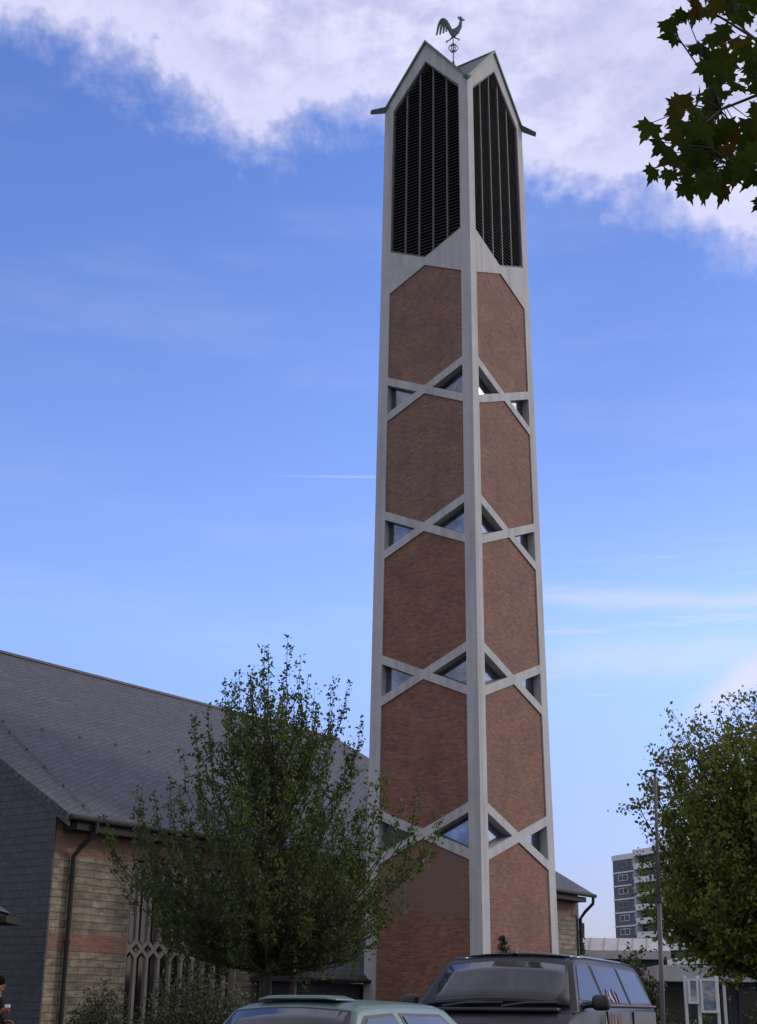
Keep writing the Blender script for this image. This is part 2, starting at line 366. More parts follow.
# ------------------------------------------------------------------ bell tower
rot = .62; W = 4.6; WR = W * 1.0835
dl = Vector((-math.cos(rot), math.sin(rot), 0)); dr = Vector((math.sin(rot), math.cos(rot), 0))
TO = Vector((4.5427 * W / 6, 62.0491 * W / 6, 0)); TC = TO + (dl + dr) * (W / 2)
def T(a, b, z):
    q = TO + dl * a + dr * b; s = 1 - .0959 * ((z - 1.25) - 7.667) / 23
    q = TC + (q - TC) * s; return Vector((q.x, q.y, z))
tower = thing('bell_tower', 'tall tapering brick bell tower with pale concrete lattice frame and green copper gables', 'bell tower', tuple(TO + (dl * W + dr * WR) / 2))
P = .47; Z0 = 29.28; H = 5.542; D = .774; TH = .165
ZS, ZA = 37.1, 39.68
FACES = [(W, lambda u, z, d: T(u, d, z), lambda: dl), (WR, lambda u, z, d: T(d, u, z), lambda: dr),
         (W, lambda u, z, d: T(W - u, WR - d, z), lambda: -dl), (WR, lambda u, z, d: T(W - d, WR - u, z), lambda: -dr)]
# corner pillars
for a0, b0 in ((0, 0), (W - P, 0), (0, WR - P), (W - P, WR - P)):
    b = bmesh.new(); zs = [0] + [i * 4.0 for i in range(1, 9)] + [ZS - .02]
    for z0, z1 in ((0, ZS - .02),):
        box(b, a0, a0 + P, b0, b0 + P, z0, z1, lambda x, y, z: T(x, y, z))
    obj('corner_pillar', b, M['concrete'], tower)
for wd, F, ud in FACES:
    c_ = wd / 2; m = D / (c_ - P)
    R = lambda poly, d0, d1: fix(prism(bmesh.new(), poly, d0, d1, F))
    # spandrel between belfry and shaft
    sp = [(P, Z0 + D + TH), (c_, Z0 + TH), (wd - P, Z0 + D + TH), (wd - P, Z0 - D - TH), (c_, Z0 - TH), (P, Z0 - D - TH)]
    obj('spandrel', R(sp, 0, .42), M['concrete'], tower)
    for i in range(1, 5):
        z = Z0 - i * H; t_ = TH / m
        X = [(P, z + D + TH), (c_, z + TH), (wd - P, z + D + TH), (wd - P, z + D - TH), (c_ + t_, z), (wd - P, z - D + TH), (wd - P, z - D - TH),
             (c_, z - TH), (P, z - D - TH), (P, z - D + TH), (c_ - t_, z), (P, z + D - TH)]
        obj('cross_beam', R(X, 0, .42), M['concrete'], tower)
        for tri in ([(P, z + D - TH), (c_ - t_, z), (P, z - D + TH)], [(wd - P, z + D - TH), (wd - P, z - D + TH), (c_ + t_, z)]):
            cx = sum(q[0] for q in tri) / 3; cz = sum(q[1] for q in tri) / 3
            sh = lambda s: [(cx + (u - cx) * s, cz + (zz - cz) * s) for u, zz in tri]
            fr = bmesh.new()     # triangular frame ring
            o_, i_ = sh(1.0), sh(.86)
            for q in range(3):
                r_ = (q + 1) % 3
                prism(fr, [o_[q], o_[r_], i_[r_], i_[q]], .30, .35, F)
            wn = obj('window', fix(fr), M['mullion'], tower)
            obj('pane', R(sh(.88), .325, .335), M['glass_tower'], wn)
    # brick fields
    ur = ud()
    for i in range(0, 5):
        zt = Z0 - i * H; zb = Z0 - (i + 1) * H
        top = [(P, zt - D - TH), (c_, zt - TH), (wd - P, zt - D - TH)]
        bot = [(wd - P, zb + D + TH), (c_, zb + TH), (P, zb + D + TH)] if i < 4 else [(wd - P, 0), (P, 0)]
        o = obj('brick_panel', R(top + bot, .05, .34), M['brick_patch'] if i == 4 and F is FACES[0][1] else M['brick_grey'] if i < 2 and F is FACES[0][1] else M['brick'], tower)
        uvp(o, ur, (0, 0, 1), T(0, 0, 0))
    # belfry louvre
    ZLT, ZLS = 38.77, 36.92
    m2 = (ZLT - ZLS) / (c_ - P)
    lv = bmesh.new()
    z = Z0 + TH + .12; pitch_ = .15
    while z < ZLT - .1:
        half = min(c_ - P, (z - Z0 - TH) / m, (ZLT - z) / m2) - .02
        if half > .08:
            prism(lv, [(c_ - half, 0), (c_ + half, 0), (c_ + half, .03), (c_ - half, .03)], 0, 1, lambda u, q, dd, z=z: F(u, z + q - .10 + .16 * dd, .14 + .19 * dd))
        z += pitch_
    lo = obj('louvre', fix(lv), M['louvre'], tower)
    mu = []
    for j in range(1, 5):
        u = P + (wd - 2 * P) * j / 5; off = abs(u - c_)
        zb_, zt_ = Z0 + TH + m * off - .02, ZLT - m2 * off + .02
        obj('mullion', R([(u - .035, zb_), (u + .035, zb_), (u + .035, zt_), (u - .035, zt_)], .10, .2), M['mullion'], lo)
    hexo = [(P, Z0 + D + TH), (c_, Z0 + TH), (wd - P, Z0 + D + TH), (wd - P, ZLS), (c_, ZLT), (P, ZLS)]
    obj('louvre_shade_sheet', R(hexo, .40, .42), M['darkvoid'], lo)  # near-black sheet paints the shade of the belfry inside behind the slats
    # thin dark sill edge round the opening
    fr = bmesh.new(); hc = (c_, (Z0 + ZLT) / 2)
    hin = [(u + (.06 if u < c_ - .1 else -.06 if u > c_ + .1 else 0), zz + (.07 if zz < hc[1] else -.07)) for u, zz in hexo]
    for q in range(6):
        r_ = (q + 1) % 6; prism(fr, [hexo[q], hexo[r_], hin[r_], hin[q]], .04, .12, F)
    obj('louvre_frame', fix(fr), M['mullion'], lo)
    # gable
    sl = (ZA - ZS) / c_
    gb = [(P, ZS + sl * P), (c_, ZA), (wd - P, ZS + sl * P), (wd - P, ZLS), (c_, ZLT), (P, ZLS)]
    bgb = fix(prism(bmesh.new(), gb, 0, .42, F))
    obj('gable_frame', bgb, M['concrete'], tower)
    for s_ in (0, 1):
        tri = [(0, ZS - .02), (P, ZS - .02), (P, ZS + sl * P)]
        if s_: tri = [(wd - u, zz) for u, zz in tri]
        obj('gable_foot', R(tri, 0, .42), M['concrete'], tower)
    # copper verge strips
    vb = bmesh.new(); e = .05
    for s_ in (0, 1):
        q = [(0, ZS), (c_, ZA), (c_, ZA + .13), (-.06, ZS + .05)]
        if s_: q = [(wd - u, zz) for u, zz in q]
        prism(vb, q, -.09, .10, F)
    obj('verge_trim', fix(vb), M['copper'], tower)
# cross-gabled roof
rb = bmesh.new(); zz = .04
ctr = T(W / 2, WR / 2, ZA + zz)
cor = [T(0, 0, ZS + zz), T(W, 0, ZS + zz), T(W, WR, ZS + zz), T(0, WR, ZS + zz)]
mid = [T(W / 2, .02, ZA + zz), T(W - .02, WR / 2, ZA + zz), T(W / 2, WR - .02, ZA + zz), T(.02, WR / 2, ZA + zz)]
cv_ = rb.verts.new(ctr); cc = [rb.verts.new(p) for p in cor]; mm = [rb.verts.new(p) for p in mid]
for i in range(4):
    rb.faces.new((cc[i], mm[i], cv_)); rb.faces.new((mm[i], cc[(i + 1) % 4], cv_))
ro = obj('roof', rb, M['copper_dark'], tower)
rr = bmesh.new()
for p in mid: tube(rr, [p + Vector((0, 0, .03)), ctr + Vector((0, 0, .03))], .05, 6)
obj('ridge_cap', rr, M['copper'], ro)
for i, (a, b_) in enumerate(((0, 0), (W, 0), (W, WR), (0, WR))):
    q = T(a, b_, ZS); out = (q - T(W / 2, WR / 2, ZS)).normalized(); L = .62 if i else .30
    side = Vector((-out.y, out.x, 0)); s = bmesh.new()
    A = q - out * .25; B = q + out * L
    v = [A + side * .2 + Vector((0, 0, .2)), A - side * .2 + Vector((0, 0, .2)), A + Vector((0, 0, -.04)), B + side * .11 + Vector((0, 0, -.09)), B - side * .11 + Vector((0, 0, -.09)), B + Vector((0, 0, -.25))]
    v = [s.verts.new(p) for p in v]
    for f_ in ((0, 1, 2), (3, 5, 4), (0, 3, 4, 1), (1, 4, 5, 2), (2, 5, 3, 0)): s.faces.new([v[j] for j in f_])
    sp_o = obj('valley_spout', fix(s), M['copper'], tower); 

# ------------------------------------------------------------------ weathercock
top = T(W / 2, WR / 2, ZA)
wc = thing('weathercock', 'verdigris copper rooster weather vane on iron rod above the tower gables', 'weather vane', tuple(top))
b = bmesh.new(); tube(b, [top, top + Vector((0, 0, .35)), top + Vector((0, 0, .5)), top + Vector((0, 0, 1.85))], [.07, .06, .025, .02], 8); obj('rod', b, M['iron'], wc)
b = bmesh.new(); rc = top + Vector((0, 0, 1.14)); RR = .20
for ang in (0, 60, 120):
    ax = Vector((math.cos(rad(ang)), math.sin(rad(ang)), 0))
    tube(b, [rc + ax * RR * math.cos(t) + Vector((0, 0, 1)) * RR * .95 * math.sin(t) for t in np.linspace(0, 2 * math.pi, 25)], .014, 5, False)
tube(b, [rc + Vector((math.cos(t), math.sin(t), 0)) * RR for t in np.linspace(0, 2 * math.pi, 25)], .014, 5, False)
obj('ring_ball', b, M['iron'], wc)
RK = lambda x, z, y=0.0: top + Vector((x * .92, y, 1.58 + z * 1.08))
bd = [(-.02, .08), (.12, .18), (.30, .36), (.42, .62), (.43, .88), (.40, 1.0), (.33, 1.0), (.30, .86), (.24, .68), (.10, .55), (-.03, .50), (-.16, .56), (-.30, .66), (-.22, .42), (-.14, .26)]
b = bmesh.new(); prism(b, [(x, z) for x, z in bd], -.06, .06, lambda u, z, d: RK(u, z, d)); body = obj('rooster_body', fix(b), M['rooster'], wc); bevel(body, .035, 2)
b = bmesh.new()
for x, s in ((.0, 1), (.0, 1)): pass
tl = [(-.14, .50, -.56, 1.50, -.78, .22), (-.14, .48, -.48, 1.30, -.62, .26), (-.14, .46, -.40, 1.12, -.46, .32), (-.12, .42, -.30, .95, -.32, .40)]
for x0, z0, x1, z1, x2, z2 in tl:
    ps = []; rs = []
    for t in np.linspace(0, 1, 10):
        x = (1 - t) ** 2 * x0 + 2 * t * (1 - t) * x1 + t * t * x2; z = (1 - t) ** 2 * z0 + 2 * t * (1 - t) * (z1 + .1) + t * t * z2
        ps.append(RK(x, z)); rs.append(.075 * (1 - .6 * t * t) + .01)
    tube(b, ps, rs, 6)
obj('tail_feathers', b, M['rooster'], wc)
b = bmesh.new()
prism(b, [(.30, .98), (.22, 1.10), (.28, 1.13), (.31, 1.08), (.34, 1.16), (.38, 1.08), (.43, 1.13), (.44, 1.02), (.56, .97), (.44, .93), (.42, .84), (.38, .93)], -.03, .03, lambda u, z, d: RK(u, z, d))
obj('comb_and_beak', fix(b), M['rooster'], wc)
b = bmesh.new()
tube(b, [RK(-.02, .12), RK(-.18, -.02), RK(-.34, -.10)], [.04, .025, .03], 6); tube(b, [RK(.03, .14), RK(.18, .05), RK(.30, .02)], [.04, .025, .03], 6)
tube(b, [RK(-.34, -.10), RK(-.28, -.16)], .02, 5); tube(b, [RK(.30, .02), RK(.26, -.05)], .02, 5)
obj('rooster_legs', b, M['rooster'], wc)

# ------------------------------------------------------------------ church nave
EZ, RWD, RZ = 6.718, 15.09, 15.448
TG, TE, WO = .02, 32.1, .6      # gable plane, far gable, wall offset behind the eaves line
nave = thing('church_hall', 'long church with big grey slate roof, slate-hung gable and sandstone side wall', 'church', tuple(N(15, 15, 0)))
zr = lambda o: EZ + (RZ - EZ) * (o if o < RWD else 2 * RWD - o) / RWD
def slab(bm, t0, t1, o0, o1, z0, z1): return box(bm, t0, t1, o0, o1, z0, z1, lambda a, c, z: N(a, c, z))
# roof: two slopes with thickness
for s_ in (0, 1):
    b = bmesh.new(); o0, o1 = (0, RWD) if s_ == 0 else (2 * RWD, RWD)
    prism(b, [(o0, EZ), (o1, RZ), (o1, RZ - .18), (o0, EZ - .18)], -.06, TE + .42, lambda u, z, d: N(d, u, z))
    rf = obj('roof', fix(b), M['slate_roof'], nave)
    sdv = (nv * (1 if s_ == 0 else -1) * RWD + Vector((0, 0, RZ - EZ))).normalized()
    uvp(rf, dv, sdv, E0)
    if s_ == 0: roof0 = rf
b = bmesh.new(); tube(b, [N(-.02, RWD, RZ + .02), N(TE + .44, RWD, RZ + .02)], .10, 6); obj('ridge_cap', b, M['slate_wall'], roof0)
def roofpt(t, o, h=.04): return N(t, o, zr(o) + h)
b = bmesh.new(); ps = [roofpt(.9 + .22 * o, o, .07) for o in np.linspace(.2, RWD - .2, 30)]; tube(b, ps, .014, 5)
for i, o in enumerate(np.arange(.6, RWD, 1.25)): tube(b, [roofpt(.9 + .22 * o, o, 0), roofpt(.9 + .22 * o, o, .10)], .03, 6)
obj('lightning_cable', b, M['iron'], roof0)
for o_row in (6.6,):
    for t in np.arange(2.6, 24, 1.75):
        b = bmesh.new(); tube(b, [roofpt(t, o_row, 0), roofpt(t, o_row, .06), roofpt(t, o_row - .14, .07)], .022, 5); obj('roof_hook', b, M['iron'], roof0)
# verge board and slate gable
b = bmesh.new()
prism(b, [(0, EZ - .19), (RWD, RZ - .19), (2 * RWD, EZ - .19), (2 * RWD, EZ - .36), (RWD, RZ - .36), (0, EZ - .36)], -.05, .01, lambda u, z, d: N(d, u, z))
obj('verge_board', fix(b), M['slate_wall'], nave)
uvp(bpy.data.objects[-1] if False else COL.objects[-1], nv, (0, 0, 1), E0)
for tt, nm in ((TG, 'near'), (TE, 'far')):
    b = bmesh.new()
    pg = [(WO, 0), (2 * RWD - WO, 0), (2 * RWD - WO, zr(WO) - .2), (RWD, RZ - .2), (WO, zr(WO) - .2)]
    prism(b, pg, tt, tt + (.05 if nm == 'near' else -.28), lambda u, z, d: N(d, u, z))
    o = obj('slate_gable', fix(b), M['slate_wall'], nave); uvp(o, nv, (0, 0, 1), E0)
# side wall with opening for the window screen, built as pieces
GT0, GT1, GZ0, GZ1 = 3.2, 8.3, .35, 5.75
G2 = [(20.5, 25.5)]
def wallpiece(name, t0, t1, z0, z1, mat, proud=0.0, smooth=False):
    b = bmesh.new(); slab(b, t0, t1, WO - proud, WO + .45, z0, z1); o = obj(name, b, M[mat], nave); uvp(o, dv, (0, 0, 1), E0); return o
T0 = TG + .055
zb0, zb1 = 2.95, 3.42      # brick band
for (a, b_) in ((T0, GT0), (GT1, TE - .285)):
    wallpiece('stone_wall', a, b_, 0, zb0, 'stone'); wallpiece('brick_band', a, b_, zb0, zb1, 'band', .004)
    wallpiece('stone_wall', a, b_, zb1, 5.62, 'stone'); wallpiece('brick_band', a, b_, 5.62, 6.75, 'band', .004)
wallpiece('stone_wall', GT0, GT1, 0, GZ0, 'stone'); wallpiece('brick_band', GT0, GT1, GZ1, 6.75, 'band', .004)
b = bmesh.new(); slab(b, TG + .3, TE - .3, .02, WO + .3, EZ - .42, EZ - .20); obj('soffit', b, M['timber'], nave)
b = bmesh.new(); tube(b, [N(-.02, -.07, EZ - .10), N(TE + .46, -.07, EZ - .10)], .085, 10); gut = obj('gutter', b, M['drain'], nave)
for t, kk in ((.72, 0), (TE - .05, 1)):
    b = bmesh.new()
    tube(b, [N(t + .28, -.07, EZ - .15), N(t + .27, -.05, EZ - .45), N(t + .12, .3, EZ - .82), N(t, WO - .11, EZ - 1.12), N(t, WO - .11, .1)], .075, 10)
    for z in (1.2, 3.2, 5.0): tube(b, [N(t, WO - .11, z - .03), N(t, WO - .11, z + .03)], .095, 10)
    obj('downpipe', b, M['drain'], gut)
# precast window screen: ribs that split into a row of lozenges
nb = 10; bw = (GT1 - GT0) / nb; ZD = 3.12; r = .055
scr = bmesh.new()
def rib(bm, pl, wdt=.058, d0=.10, d1=.22):
    for (t0, z0), (t1, z1) in zip(pl, pl[1:]):
        dx, dz = t1 - t0, z1 - z0; L = math.hypot(dx, dz); nx, nz = -dz / L * wdt, dx / L * wdt
        ex, ez = dx / L * .008, dz / L * .008
        prism(bm, [(t0 - ex + nx, z0 - ez + nz), (t1 + ex + nx, z1 + ez + nz), (t1 + ex - nx, z1 + ez - nz), (t0 - ex - nx, z0 - ez - nz)], d0 + random.uniform(0, .006), d1, lambda u, z, d: N(u, WO + d, z))
hw = bw / 2
for j in range(nb + 1):
    t = GT0 + j * bw
    if 0 < j < nb: rib(scr, [(t, ZD + .23), (t, GZ1 - .3)]); rib(scr, [(t, GZ0), (t, ZD - .23)])
    for s_ in (-1, 1):
        tt = t + s_ * hw
        if tt < GT0 or tt > GT1: continue
        rib(scr, [(t, ZD + .23), (tt, ZD + .0)], .06); rib(scr, [(t, ZD - .23), (tt, ZD - .0)], .06)
        rib(scr, [(t, GZ1 - .32), (tt, GZ1 - .02)], .045)
scr_o = obj('window_screen', fix(scr), M['screen'], nave)
for a in (GT0 + .04, GT1 - .04):
    b = bmesh.new(); slab(b, a - .04, a + .04, WO + .05, WO + .36, GZ0, GZ1); obj('screen_jamb', b, M['screen'], scr_o)
b = bmesh.new(); slab(b, GT0, GT1, WO + .37, WO + .39, GZ0, GZ1); obj('window_glazing', b, M['glass'], scr_o)
# backing so that the hall reads as closed
# lean-to link building
link = thing('link_passage', 'low slate-roofed passage building between church wall and bell tower', 'annexe', tuple(N(12, -1, 0)))
b = bmesh.new(); A = [N(8.9, -2.0, 2.42), N(16.8, -2.0, 2.42), N(16.8, WO - .02, 5.0), N(10.6, WO - .02, 5.0)]
va = [b.verts.new(p) for p in A]; hp = b.verts.new(N(8.9, WO - .02, 2.42)); b.faces.new(va); b.faces.new((va[0], va[3], hp))
va2 = [b.verts.new(p - Vector((0, 0, .12))) for p in A]; hp2 = b.verts.new(N(8.9, WO - .02, 2.30)); b.faces.new(va2[::-1]); b.faces.new((va2[0], hp2, va2[3]))
for p, q in ((0, 1), (1, 2)): b.faces.new((va[p], va2[p], va2[q], va[q]))
b.faces.new((va[0], hp, hp2, va2[0]))
lr = obj('roof', fix(b), M['slate_wall'], link); uvp(lr, dv, (nv * 2.6 + Vector((0, 0, 2.6))).normalized(), E0)
b = bmesh.new(); slab(b, 9.3, 16.4, -1.6, WO - .02, 0, 2.28); obj('wall', b, M['dark_wall'], link)
b = bmesh.new(); tube(b, [N(8.9, -2.06, 2.36), N(16.8, -2.06, 2.36)], .06, 8); obj('gutter', b, M['drain'], link)

# entrance canopy at the left edge
cp = thing('entrance_canopy', 'small slate-topped entrance canopy at the left edge before the slate gable', 'canopy', (-10.9, 40.2, 0))
cz = 3.75
b = bmesh.new(); f = lambda x, y, z: (-11.55 + x, 39.6 + y, z)
box(b, -2.6, 1.62, 0, 1.6, cz - .20, cz - .02, f); bevel(obj('fascia', b, M['timber'], cp), .02)
b = bmesh.new()
v = [b.verts.new(f(*p)) for p in ((-2.6, .1, cz + .10), (1.42, .1, cz + .10), (1.42, 1.5, cz + .10), (-2.6, 1.5, cz + .10), (-2.6, .7, cz + .42), (.95, .7, cz + .42), (.95, .9, cz + .42), (-2.6, .9, cz + .42))]
for q in ((0, 1, 5, 4), (1, 2, 6, 5), (2, 3, 7, 6), (4, 5, 6, 7), (0, 4, 7, 3), (0, 3, 2, 1)): b.faces.new([v[i] for i in q])
o = obj('roof', fix(b), M['copper_dark'], cp)
b = bmesh.new(); box(b, -2.5, 1.3, .15, 1.45, cz - .018, cz + .098, f); obj('roof_curb', b, M['iron'], cp)
for x, y in ((-2.3, .2), (-2.3, 1.4), (.55, .2), (.55, 1.4)):
    b = bmesh.new(); tube(b, [f(x, y, 0), f(x, y, cz - .2)], .05, 8); obj('post', b, M['iron'], cp)

# ------------------------------------------------------------------ trees
def leaves_mesh(name, centers, size, mat, parent, droop=.3, aspect=1.5, label=None):
    n = len(centers); C = np.asarray(centers, float)
    d = RNG.normal(size=(n, 3)); d[:, 2] -= droop; d /= np.linalg.norm(d, axis=1)[:, None]
    q = RNG.normal(size=(n, 3)); s = np.cross(d, q); s /= np.linalg.norm(s, axis=1)[:, None] + 1e-9
    nn = np.cross(d, s)
    L = (size * RNG.uniform(.6, 1.25, n))[:, None]; Wd = L / aspect
    v = np.stack([C, C + d * L * .45 + s * Wd * .5 + nn * L * .1, C + d * L, C + d * L * .45 - s * Wd * .5 + nn * L * .1], 1).reshape(-1, 3)
    me = bpy.data.meshes.new(name)
    me.vertices.add(4 * n); me.vertices.foreach_set('co', v.ravel())
    me.loops.add(4 * n); me.loops.foreach_set('vertex_index', np.arange(4 * n, dtype=np.int32))
    me.polygons.add(n); me.polygons.foreach_set('loop_start', np.arange(0, 4 * n, 4, dtype=np.int32)); me.polygons.foreach_set('loop_total', np.full(n, 4, np.int32))
    me.update(calc_edges=True); me.validate()
    me.materials.append(mat)
    o = bpy.data.objects.new(name, me); COL.objects.link(o); o.parent = parent
    if parent.get('_wc'): o.matrix_parent_inverse = Matrix.Translation(-parent.location)
    if label: o['label'] = label
    return o

def curve(a, b, c, n): return [((1 - t) ** 2) * a + 2 * t * (1 - t) * b + t * t * c for t in np.linspace(0, 1, n)]

def tree(name, label, cat, base, h_trunk, tr, ends, leaf, nleaf, size, twig=.5, up=.35, group=None, spread=.09, fill=None, start=.35, shoots=0):
    """ends: list of limb end points relative to the base"""
    root = thing(name, label, cat, base, group)
    B = np.array(base, float); tb = bmesh.new()
    ztop = max(e[2] for e in ends)
    axis = [B + np.array([.04 * math.sin(z * 1.3), .03 * math.cos(z), z]) for z in np.linspace(0, ztop * .86, 9)]
    tube(tb, [tuple(p) for p in axis], [tr * (1 - .9 * i / 8) for i in range(9)], 10)
    cs = []
    for e in ends:
        e = np.array(e, float); r_ = math.hypot(e[0], e[1])
        zs = min(max(h_trunk * .8, e[2] - r_ * (1.1 + .5 * random.random()) - .3), ztop * .8); zs = max(zs, h_trunk * .7)
        if zs > e[2] - .05: zs = max(e[2] - .1, h_trunk * .6)
        a = B + np.array([0, 0, zs]); c_ = B + e
        m_ = (a + c_) / 2 + np.array([e[0] * .12, e[1] * .12, -.10 * r_]) + RNG.normal(size=3) * .08
        pl = curve(a, m_, c_, 9)
        fr_ = 1 - zs / (ztop + .01)
        tube(tb, [tuple(p) for p in pl], [max(.007, tr * .38 * fr_ ** .5 * (1 - .93 * i / 8)) for i in range(9)], 6)
        for t in np.linspace(start, 1, int(max(4, 4 + r_ * 3.2))):
            i = t * 8; i0 = min(int(i), 7); p = pl[i0] + (pl[i0 + 1] - pl[i0]) * (i - i0)
            L = twig * (.55 + .6 * random.random()) * (1.15 - .6 * t)
            dd_ = RNG.normal(size=3) * .7 + (c_ - a) / (np.linalg.norm(c_ - a) + 1e-6) * .6 + np.array([0, 0, up])
            dd_ /= np.linalg.norm(dd_); q = p + dd_ * L
            if size > .04 and L > .15: tube(tb, [tuple(p), tuple((p + q) / 2 + RNG.normal(size=3) * .02), tuple(q)], [.008, .006, .004], 4, False)
            for s_ in np.linspace(.15, 1.08, max(3, int(L / .05))):
                cs.append(p + (q - p) * s_ + RNG.normal(size=3) * spread * (.5 + .5 * s_))
    if shoots:
        for e in ends:
            if e[2] < ztop * .52 and random.random() > .4: continue
            p = B + np.array(e, float); L = shoots * random.uniform(.5, 1.2); q = p + np.array([e[0] * .05, e[1] * .05, L])
            tube(tb, [tuple(p), tuple(q)], [.007, .003], 4)
            for t in np.linspace(-.5, 1, 17): cs.append(p + (q - p) * t + RNG.normal(size=3) * .028)
    cs = np.array(cs)
    idx = RNG.integers(0, len(cs), nleaf); C = cs[idx] + RNG.normal(size=(nleaf, 3)) * spread * .5
    if fill is not None: C = np.vstack([C, np.array(fill) + B])
    obj('trunk', tb, M['bark'], root, True)
    leaves_mesh('crown', C, size, leaf, root)
    return root

def envelope_ends(n, env, zlo, zhi, core=.25, seed=0):
    rs = random.Random(seed); out = []
    for i in range(n):
        z = zlo + (zhi - zlo) * ((i + rs.random()) / n); a = i * 2.399963 + rs.uniform(-.35, .35)
        R = np.interp(z, [q[0] for q in env], [q[1] for q in env]) * rs.uniform(.62, 1.0) if i % 3 else np.interp(z, [q[0] for q in env], [q[1] for q in env])
        out.append((R * math.cos(a), R * math.sin(a) * .95, z))
    return out

# young maple in front of the nave
bx, by = -1.60, 22.0
env = [(2.0, 1.25), (2.4, 1.75), (3.1, 2.0), (3.6, 2.15), (4.0, 1.75), (4.5, 1.3), (5.0, 1.1), (5.4, .95), (5.8, .6), (6.2, .2)]
ends = envelope_ends(110, env, 2.05, 5.7, seed=3) + envelope_ends(50, env, 2.0, 3.7, seed=8) + [(x * .55, y * .55, z) for x, y, z in envelope_ends(40, env, 2.8, 5.6, seed=5)]
ends += [(-.20, .1, 6.35), (.16, 0, 6.3), (.36, .1, 6.05), (-.38, -.1, 5.95), (-.78, .1, 5.75), (-.58, .2, 5.85), (1.08, 0, 5.7), (.88, .1, 5.6), (.1, .3, 6.0), (-.1, -.3, 6.0), (1.3, -.1, 5.1), (-1.2, 0, 5.2),
         (2.5, .0, 3.75), (2.3, .2, 3.5), (2.2, -.3, 3.3), (-2.35, .2, 3.45), (-2.3, -.2, 3.2), (2.15, -.1, 4.0), (-2.45, .1, 3.65), (-2.0, 0, 4.1), (1.95, .1, 2.7), (1.6, -.2, 2.4), (2.0, 0, 3.2), (-1.85, 0, 3.0), (-1.4, .1, 2.45), (-1.1, -.4, 2.35), (.9, .3, 2.2), (1.9, .1, 3.9), (1.7, 0, 4.3)]
tree('young_maple_tree', 'young dark green maple with upright spiky shoots standing before the church side wall', 'tree', (bx, by, 0), 2.35, .085, ends, M['leaf_dark'], 52000, .062, twig=.42, up=.8, spread=.055, start=.25, shoots=.62)

# stakes
st_ = thing('tree_stakes', 'pair of wooden support stakes with crossbar beside the young maple trunk', 'tree stakes', (-1.45, 22.15, 0))
for x in (-1.66, -1.20):
    b = bmesh.new(); tube(b, [(x, 22.2, 0), (x, 22.2, 2.02)], .045, 8); tube(b, [(x, 22.2, 2.02), (x, 22.2, 2.03)], .043, 8); obj('stake', b, M['stake'], st_, True)
b = bmesh.new(); box(b, -1.72, -1.14, 22.13, 22.16, 1.80, 1.87); obj('crossbar', b, M['stake'], st_)
b = bmesh.new(); tube(b, [(-1.6 + .11 * math.cos(t), 22.02 + .13 * math.sin(t), 1.83) for t in np.linspace(0, 2 * math.pi, 16)], .02, 5, False); obj('tie_strap', b, M['iron'], st_)

# large yellowing tree on the right
env = [(3.3, 2.8), (3.7, 3.05), (4.4, 3.1), (5.6, 2.85), (6.4, 3.0), (7.4, 2.6), (8.2, 2.1), (8.9, 1.1)]
ends = envelope_ends(170, env, 3.4, 8.5, seed=9) + [(x * .6, y * .6, z) for x, y, z in envelope_ends(50, env, 3.4, 8.3, seed=15)]
ends += [(-3.15, 0, 6.3), (-2.95, -.4, 6.7), (-2.4, .2, 7.5), (-2.0, -.3, 8.3), (-.7, 0, 9.1), (.2, 0, 9.2), (1.2, 0, 8.8), (-2.9, -.2, 3.8), (-3.1, .1, 4.1), (-2.6, 0, 5.3)]
tree('broadleaf_tree', 'large yellowing broadleaf tree with dense rounded crown at the right edge', 'tree', (9.75, 36.0, 0), 2.6, .24, ends, M['leaf_olive'], 80000, .125, twig=.9, up=.3, spread=.13, start=.25)

# shrubs
def shrub(label, base, R, Hh, n, size, leaf, seed, group='shrubs at the foot of the buildings', name='shrub', ns=26):
    rs = random.Random(seed); ends = []
    for i in range(ns):
        a = i * 2.4 + rs.uniform(-.3, .3); q = math.sqrt((i + .5) / ns)
        ends.append((R * q * math.cos(a), R * q * math.sin(a), Hh * (1 - .55 * q * q) * rs.uniform(.8, 1.05)))
    root = thing(name, label, 'shrub', base, group); B = np.array(base, float); tb = bmesh.new(); cs = []
    for e in ends:
        e = np.array(e); a = B + np.array([e[0] * .12, e[1] * .12, 0]); c_ = B + e; m_ = (a + c_) / 2 + np.array([e[0] * .25, e[1] * .25, Hh * .1])
        pl = curve(a, m_, c_, 7); tube(tb, [tuple(p) for p in pl], [.016 * (1 - .8 * i / 6) for i in range(7)], 5)
        for t in np.linspace(.2, 1, 14):
            i = t * 6; i0 = min(int(i), 5); p = pl[i0] + (pl[i0 + 1] - pl[i0]) * (i - i0)
            for _ in range(5): cs.append(p + RNG.normal(size=3) * R * .13)
    cs = np.array(cs); C = cs[RNG.integers(0, len(cs), n)] + RNG.normal(size=(n, 3)) * R * .05; C = C[C[:, 2] > .03]
    obj('stems', tb, M['bark'], root, True); leaves_mesh('foliage', C, size, leaf, root)
    return root
shrub('low rounded shrub at the foot of the stone wall beside the downpipe', (-6.6, 36.0, 0), .78, 1.95, 6500, .075, M['leaf_shrub'], 1)
shrub('wide bushy shrub in front of the concrete window screen', (-3.15, 26.5, 0), 1.05, 2.15, 11000, .065, M['leaf_shrub'], 2, ns=34)
shrub('dark shrub between the van and the flagpole', (5.35, 30.5, 0), .68, 2.6, 8000, .09, M['leaf_shrub'], 5, ns=30)
shrub('dark shrub under the large tree right of the notice board', (9.0, 33.0, 0), 1.0, 1.7, 7000, .09, M['leaf_shrub'], 6, ns=30)
shrub('low green shrub under the notice board cases', (6.7, 31.0, 0), .75, 1.25, 5000, .08, M['leaf_shrub'], 8)
